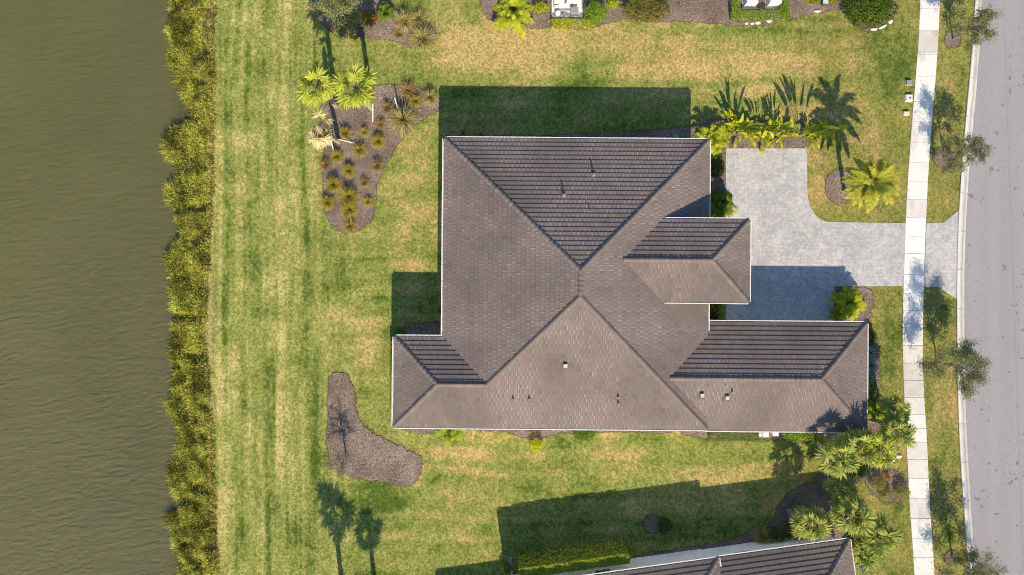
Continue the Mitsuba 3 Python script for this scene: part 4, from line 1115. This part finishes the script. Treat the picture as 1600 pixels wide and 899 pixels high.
def fan_plant(label, px, py, s, seed, n=9):
    rng = np.random.default_rng(seed)
    k = thing("bird_of_paradise", label, "plant")
    p = at(px, py); p[2] = .02
    put(k, "stem", MB().add(*tube([p - [0, 0, .05], p + [0, 0, .25], p + [0, 0, .5 * s]], [.13, .11, .05], 8)).shape("twig_bark"))
    for i in range(n):
        u = (i - (n - 1) / 2) / ((n - 1) / 2)
        e = int(np.clip(abs(u) * 2.6 + rng.uniform(-.3, .3), 0, 3))
        a = (0 if u >= 0 else PI) + rng.normal(0, .22)
        put(k, "leaf", PAD["tall"][e], at=rotz(a, p + [rng.normal(0, .06), rng.normal(0, .05), .1], s * rng.uniform(.8, 1.05)))


def low_plant(label, px, py, s, seed, n=14):
    rng = np.random.default_rng(seed)
    k = thing("ginger_plant", label, "plant")
    p = at(px, py, .5); p[2] = .02
    a = rng.uniform(0, 6)
    for i in range(n):
        a += 2.399963
        put(k, "leaf", PAD["low"][int(rng.choice([1, 2, 3, 4, 4]))], at=rotz(a, p + [*rng.normal(0, .18 * s, 2), 0], s * rng.uniform(.8, 1.2)))


fan_plant("bird of paradise nearest the house, in the bed above the driveway", 1146, 207, .95, 1, 10)
fan_plant("bird of paradise second from the house, in the bed above the driveway", 1188, 206, .70, 2, 9)
fan_plant("small bird of paradise right of the second one above the driveway", 1209, 206, .72, 3, 7)
fan_plant("tall bird of paradise near the right end of the driveway bed", 1250, 212, 1.12, 4, 12)
for i, (x, y, s, lab) in enumerate(((1150, 199, 1.25, "golden ginger plant nearest the areca palm"), (1166, 208, 1.1, "golden ginger plant second along the driveway bed"), (1192, 211, 1.15, "yellow green ginger plant in the middle of the driveway bed"), (1213, 210, 1.15, "yellow green ginger plant right of the bed's middle"), (1232, 205, 1.0, "ginger plant left of the tall bird of paradise"), (1266, 211, 1.1, "ginger plant right of the tall bird of paradise"), (1286, 204, 1.15, "ginger plant at the right end of the driveway bed"), (1133, 330, .9, "glossy ginger plant beside the porch roof"), (1136, 205, .8, "ginger plant behind the areca palm"))):
    low_plant(lab, x, y, s, 620 + i)

# agaves
rng = np.random.default_rng(71)
for i, (x, y, lab) in enumerate(((1361, 552, "blue grey agave, upper of three by the garage wall"), (1364, 572, "blue grey agave, middle of three by the garage wall"), (1360, 592, "blue grey agave, lowest of three by the garage wall"), (1350, 888, "pale blue agave beside the neighbouring garage corner"))):
    n = 26
    az = np.arange(n) * 2.399963; el = np.radians(np.linspace(80, 12, n))
    d0 = np.c_[np.cos(az) * np.cos(el), np.sin(az) * np.cos(el), np.sin(el)]
    v, f, ix = blades(np.c_[np.cos(az) * .05, np.sin(az) * .05, np.full(n, .05)], d0, np.c_[-np.sin(az), np.cos(az), np.zeros(n)], np.linspace(.35, .62, n), .10, .25, 4, [.7, 1, .85, .5])
    p = at(x, y, .3); p[2] = .03
    solo("agave", lab, "agave", MB().add(v, f, jitter((.24, .34, .33), n, rng, .12, .03)[ix]).shape("foliage"), "blue agaves", at=rotz(i, p, 1.1))


# street trees and small trees
def leafy_tree(label, base, top_h, R, seed, cols, nl=5200, leaf=.085, name="street_tree", lean=(0, 0), flat_=.8, gap=.42, cat="tree", bare=False):
    r = np.random.default_rng(seed)
    k = thing(name, label, cat)
    base = np.array(base, float)
    cc = base + [lean[0], lean[1], top_h]
    tr, tips = MB(), []
    fork = base + (cc - base) * .5
    tr.add(*tube([base - [0, 0, .1], base + (cc - base) * .25 + [.03, .02, 0], fork], [.075, .06, .05], 7))
    for i in range(20):
        a, e = i * 2.4 + r.normal(0, .3), r.uniform(-.25, 1.35)
        L = R * r.uniform(.75, 1.15)
        d = np.array([math.cos(a) * math.cos(e), math.sin(a) * math.cos(e), math.sin(e) * flat_])
        s = fork + (cc - fork) * r.uniform(0, 1.2)
        mid = s + d * L * .5 + [0, 0, .1]
        end = s + d * L + r.normal(0, .1, 3)
        tr.add(*tube([s, mid, end], [.032, .018, .006], 5)); tips += [(mid, end)]
        for _ in range(4):
            q0 = mid + (end - mid) * r.uniform(0, .8); q1 = q0 + unit(d + r.normal(0, .7, 3)) * R * r.uniform(.25, .45)
            tr.add(*tube([q0, (q0 + q1) / 2 + r.normal(0, .03, 3), q1], [.012, .008, .003], 4)); tips.append((q0, q1))
    put(k, "trunk", tr.shape("twig_bark"))
    w = r.uniform(.3, 1, len(tips))
    ti = r.choice(len(tips), nl, p=w / w.sum()); t = r.uniform(.1, 1.08, nl)[:, None]
    A, B = np.array([x[0] for x in tips])[ti], np.array([x[1] for x in tips])[ti]
    pos = A + (B - A) * t + r.normal(0, R * .085, (nl, 3))
    v, f, ix = leaves(pos, r.normal(0, .6, (nl, 3)) + [0, 0, .8], leaf * r.uniform(.7, 1.3, nl), leaf * .45, r)
    C = np.array(cols, float)[r.integers(0, len(cols), nl)]
    put(k, "crown", MB().add(v, f, jitter(C, nl, r, .2, .05)[ix]).shape("foliage"))


OAK = [(.17, .20, .09), (.24, .26, .13), (.31, .32, .19), (.11, .14, .055)]
TL_ = ["small street tree in the top mulch ring by the kerb", "small street tree in the second mulch ring by the kerb", "largest street tree, overhanging the road below the driveway", "small street tree in the bottom mulch ring by the kerb"]
for i, (x, y, h, R) in enumerate(TREES):
    leafy_tree(TL_[i], at(x, y), h, R, 80 + i, OAK, nl=(5600, 5800, 10500, 8000)[i], leaf=.12)
leafy_tree("feathery grey green small tree at the top left of the lawn", at(540, 42), 2.6, 1.75, 90, [(.30, .33, .13), (.40, .40, .19), (.19, .23, .09)], 8500, .13, "garden_tree")
leafy_tree("thin sparse sapling in the boomerang shaped mulch bed", at(541, 716), 2.2, .95, 91, [(.20, .19, .12), (.26, .25, .17)], 1700, .07, "sapling")

# ------------------------------------------------------------------ small fittings
def place_box(name, label, cat, px, py, parts, group=None, ang=0.0):
    """parts: (name, bsdf, [boxes in metres round the point])"""
    k = thing(name, label, cat, group)
    p = at(px, py); M = np.eye(4); c, s = math.cos(ang), math.sin(ang)
    M[:2, :2] = [[c, -s], [s, c]]; M[:3, 3] = p
    for nm, mat, bxs in parts:
        m = MB()
        for bx in bxs:
            if len(bx) == 2: m.box(np.array(bx[0], float), np.array(bx[1], float), M=M)
            else:
                v, f = tube(*bx[:2], bx[2]); m.add(v @ M[:3, :3].T + M[:3, 3], f)
        put(k, nm, m.shape(mat))
    return k


place_box("utility_box", "grey green utility box, topmost of three beside the sidewalk", "utility box", 1419, 130, [("base", "tan_plastic", [([-.25, -.20, 0], [.25, .20, .08])]), ("lid", "grey_metal", [([-.20, -.16, .08], [.20, .16, .2])])])
place_box("utility_box", "white utility box with a dark dial, middle of three beside the sidewalk", "utility box", 1419, 154, [("base", "stone_pale", [([-.28, -.28, 0], [.28, .28, .06])]), ("lid", "soffit_white", [([-.23, -.23, .06], [.23, .23, .18])]), ("dial", "dark_metal", [([[.05, .0, .18], [.05, 0, .2]], [.08, .07], 12)])])
place_box("utility_box", "tan utility box, lowest of three beside the sidewalk", "utility box", 1415, 178, [("base", "tan_plastic", [([-.25, -.17, 0], [.25, .17, .06])]), ("lid", "stone_pale", [([-.2, -.13, .06], [.2, .13, .16])])])

k = place_box("equipment_pad", "white equipment pad with pipes at the top edge of the photo", "equipment", 886, 12, [
    ("slab", "soffit_white", [([-1.15, -.72, 0], [1.15, 1.1, .12])]), ("heater", "grey_metal", [([.25, -.62, .12], [.8, -.2, .6])]), ("pump", "dark_metal", [([[-.6, -.5, .22], [-.25, -.5, .22]], [.1, .08], 10)]), ("control_box", "stone_pale", [([-.98, -.2, .12], [-.6, -.02, .5])]), ("drip_stain", "door_brown", [([-.3, .25, .122], [-.1, .9, .13])]),
    ("cabinet", "white_metal", [([-1.0, .1, .12], [-.25, 1.0, .95])]), ("cabinet", "white_metal", [([-.05, .15, .12], [.95, 1.0, .85])]),
    ("pipe", "grey_metal", [([[-.8, -.45, .2], [-.8, .2, .2]], [.05, .05], 8)]), ("pipe", "grey_metal", [([[-.9, -.35, .25], [.8, -.35, .25]], [.045, .045], 8)]), ("pipe", "dark_metal", [([[.35, -.5, .2], [.35, .2, .3]], [.05, .05], 8)]),
    ("valve", "door_brown", [([-.7, .35, .95], [-.45, .6, 1.02])]), ("valve", "door_brown", [([.2, .4, .85], [.75, .55, .90])])])
put(k, "filter_tank", MB().add(*tube([at(871, 24) + [0, 0, .12], at(871, 24) + [0, 0, .5], at(871, 24) + [0, 0, .6]], [.2, .2, .1], 14)).shape("white_metal", smooth=40))
for x, lab in ((1170, "air conditioner unit at the top edge, left of two"), (1206, "air conditioner unit at the top edge, right of two")):
    k = place_box("air_conditioner", lab, "air conditioner", x, 4, [("pad", "tan_plastic", [([-.55, -.50, 0], [.55, .6, .10])]), ("casing", "soffit_white", [([-.42, -.36, .10], [.42, .48, .85])]),
                                                             ("grille", "white_metal", [([[0, .06, .85], [0, .06, .87]], [.33, .33], 20)]), ("fan_hub", "dark_metal", [([[0, .06, .87], [0, .06, .89]], [.11, .1], 14)])])
place_box("hose_pedestal", "small blue grey pedestal at the top edge beside the yellow shrubs", "utility box", 1286, 6, [("base", "dark_metal", [([-.18, -.14, 0], [.18, .14, .4])]), ("lid", "pale_teal", [([-.2, -.16, .4], [.2, .16, .45])])])


def stone(seed, rx, ry, h):
    m = trimesh.creation.icosphere(2, 1.0); v = np.array(m.vertices)
    v = v * (1 + .35 * (meshkit.fbm(v * 1.3 + seed, 3, seed)[:, None] - .5)) * [rx, ry, h]
    return MB().add(v, m.faces)


for i, (x, y, rx, ry, lab) in enumerate(((1166, 37, .13, .11, "pale edging stone, leftmost of four below the air conditioners"), (1175, 37, .16, .12, "pale edging stone, second of four below the air conditioners"), (1184, 36, .22, .14, "pale edging stone, third of four below the air conditioners"), (1201, 33, .24, .15, "pale edging stone, rightmost of four below the air conditioners"),
                                     (1277, 18, .28, .1, "flat pale stone below the blue grey pedestal"), (1395, 719, .14, .12, "small white stone below the sidewalk palms"), (1404, 713, .24, .16, "brown boulder below the sidewalk palms"), (1112, 278, .2, .3, "pale stone against the east wall"), (1365, 46, .3, .12, "pale edging stone at the lower left of the glossy shrub's bed"), (1379, 42, .36, .12, "long pale edging stone below the glossy shrub"), (1391, 34, .2, .16, "pale edging stone at the right of the glossy shrub's bed"))):
    solo("stone", lab, "stone", stone(i, rx, ry, .14).shape("stone_pale", smooth=30), at=T().translate(at(x, y).tolist()).rotate([0, 0, 1], 25 if 8 < i else 0))
place_box("wall_cabinet", "small round white cabinet, leftmost of three under the garage eave", "utility box", 1184, 677, [("body", "white_metal", [([[0, 0, 0], [0, 0, .5]], [.15, .15], 14)]), ("lid", "soffit_white", [([[0, 0, .5], [0, 0, .54]], [.17, .1], 14)])])
place_box("wall_cabinet", "white rectangular cabinet, middle of three under the garage eave", "utility box", 1192, 677, [("body", "white_metal", [([-.19, -.15, 0], [.19, .15, .6])]), ("lid", "soffit_white", [([-.21, -.17, .6], [.21, .17, .64])])])
place_box("wall_cabinet", "white cabinet with a rounded front, rightmost of three under the garage eave", "utility box", 1207, 676, [("body", "white_metal", [([-.2, -.12, 0], [.2, .12, .6])]), ("lid", "soffit_white", [([-.22, -.14, .6], [.22, .14, .64])])])
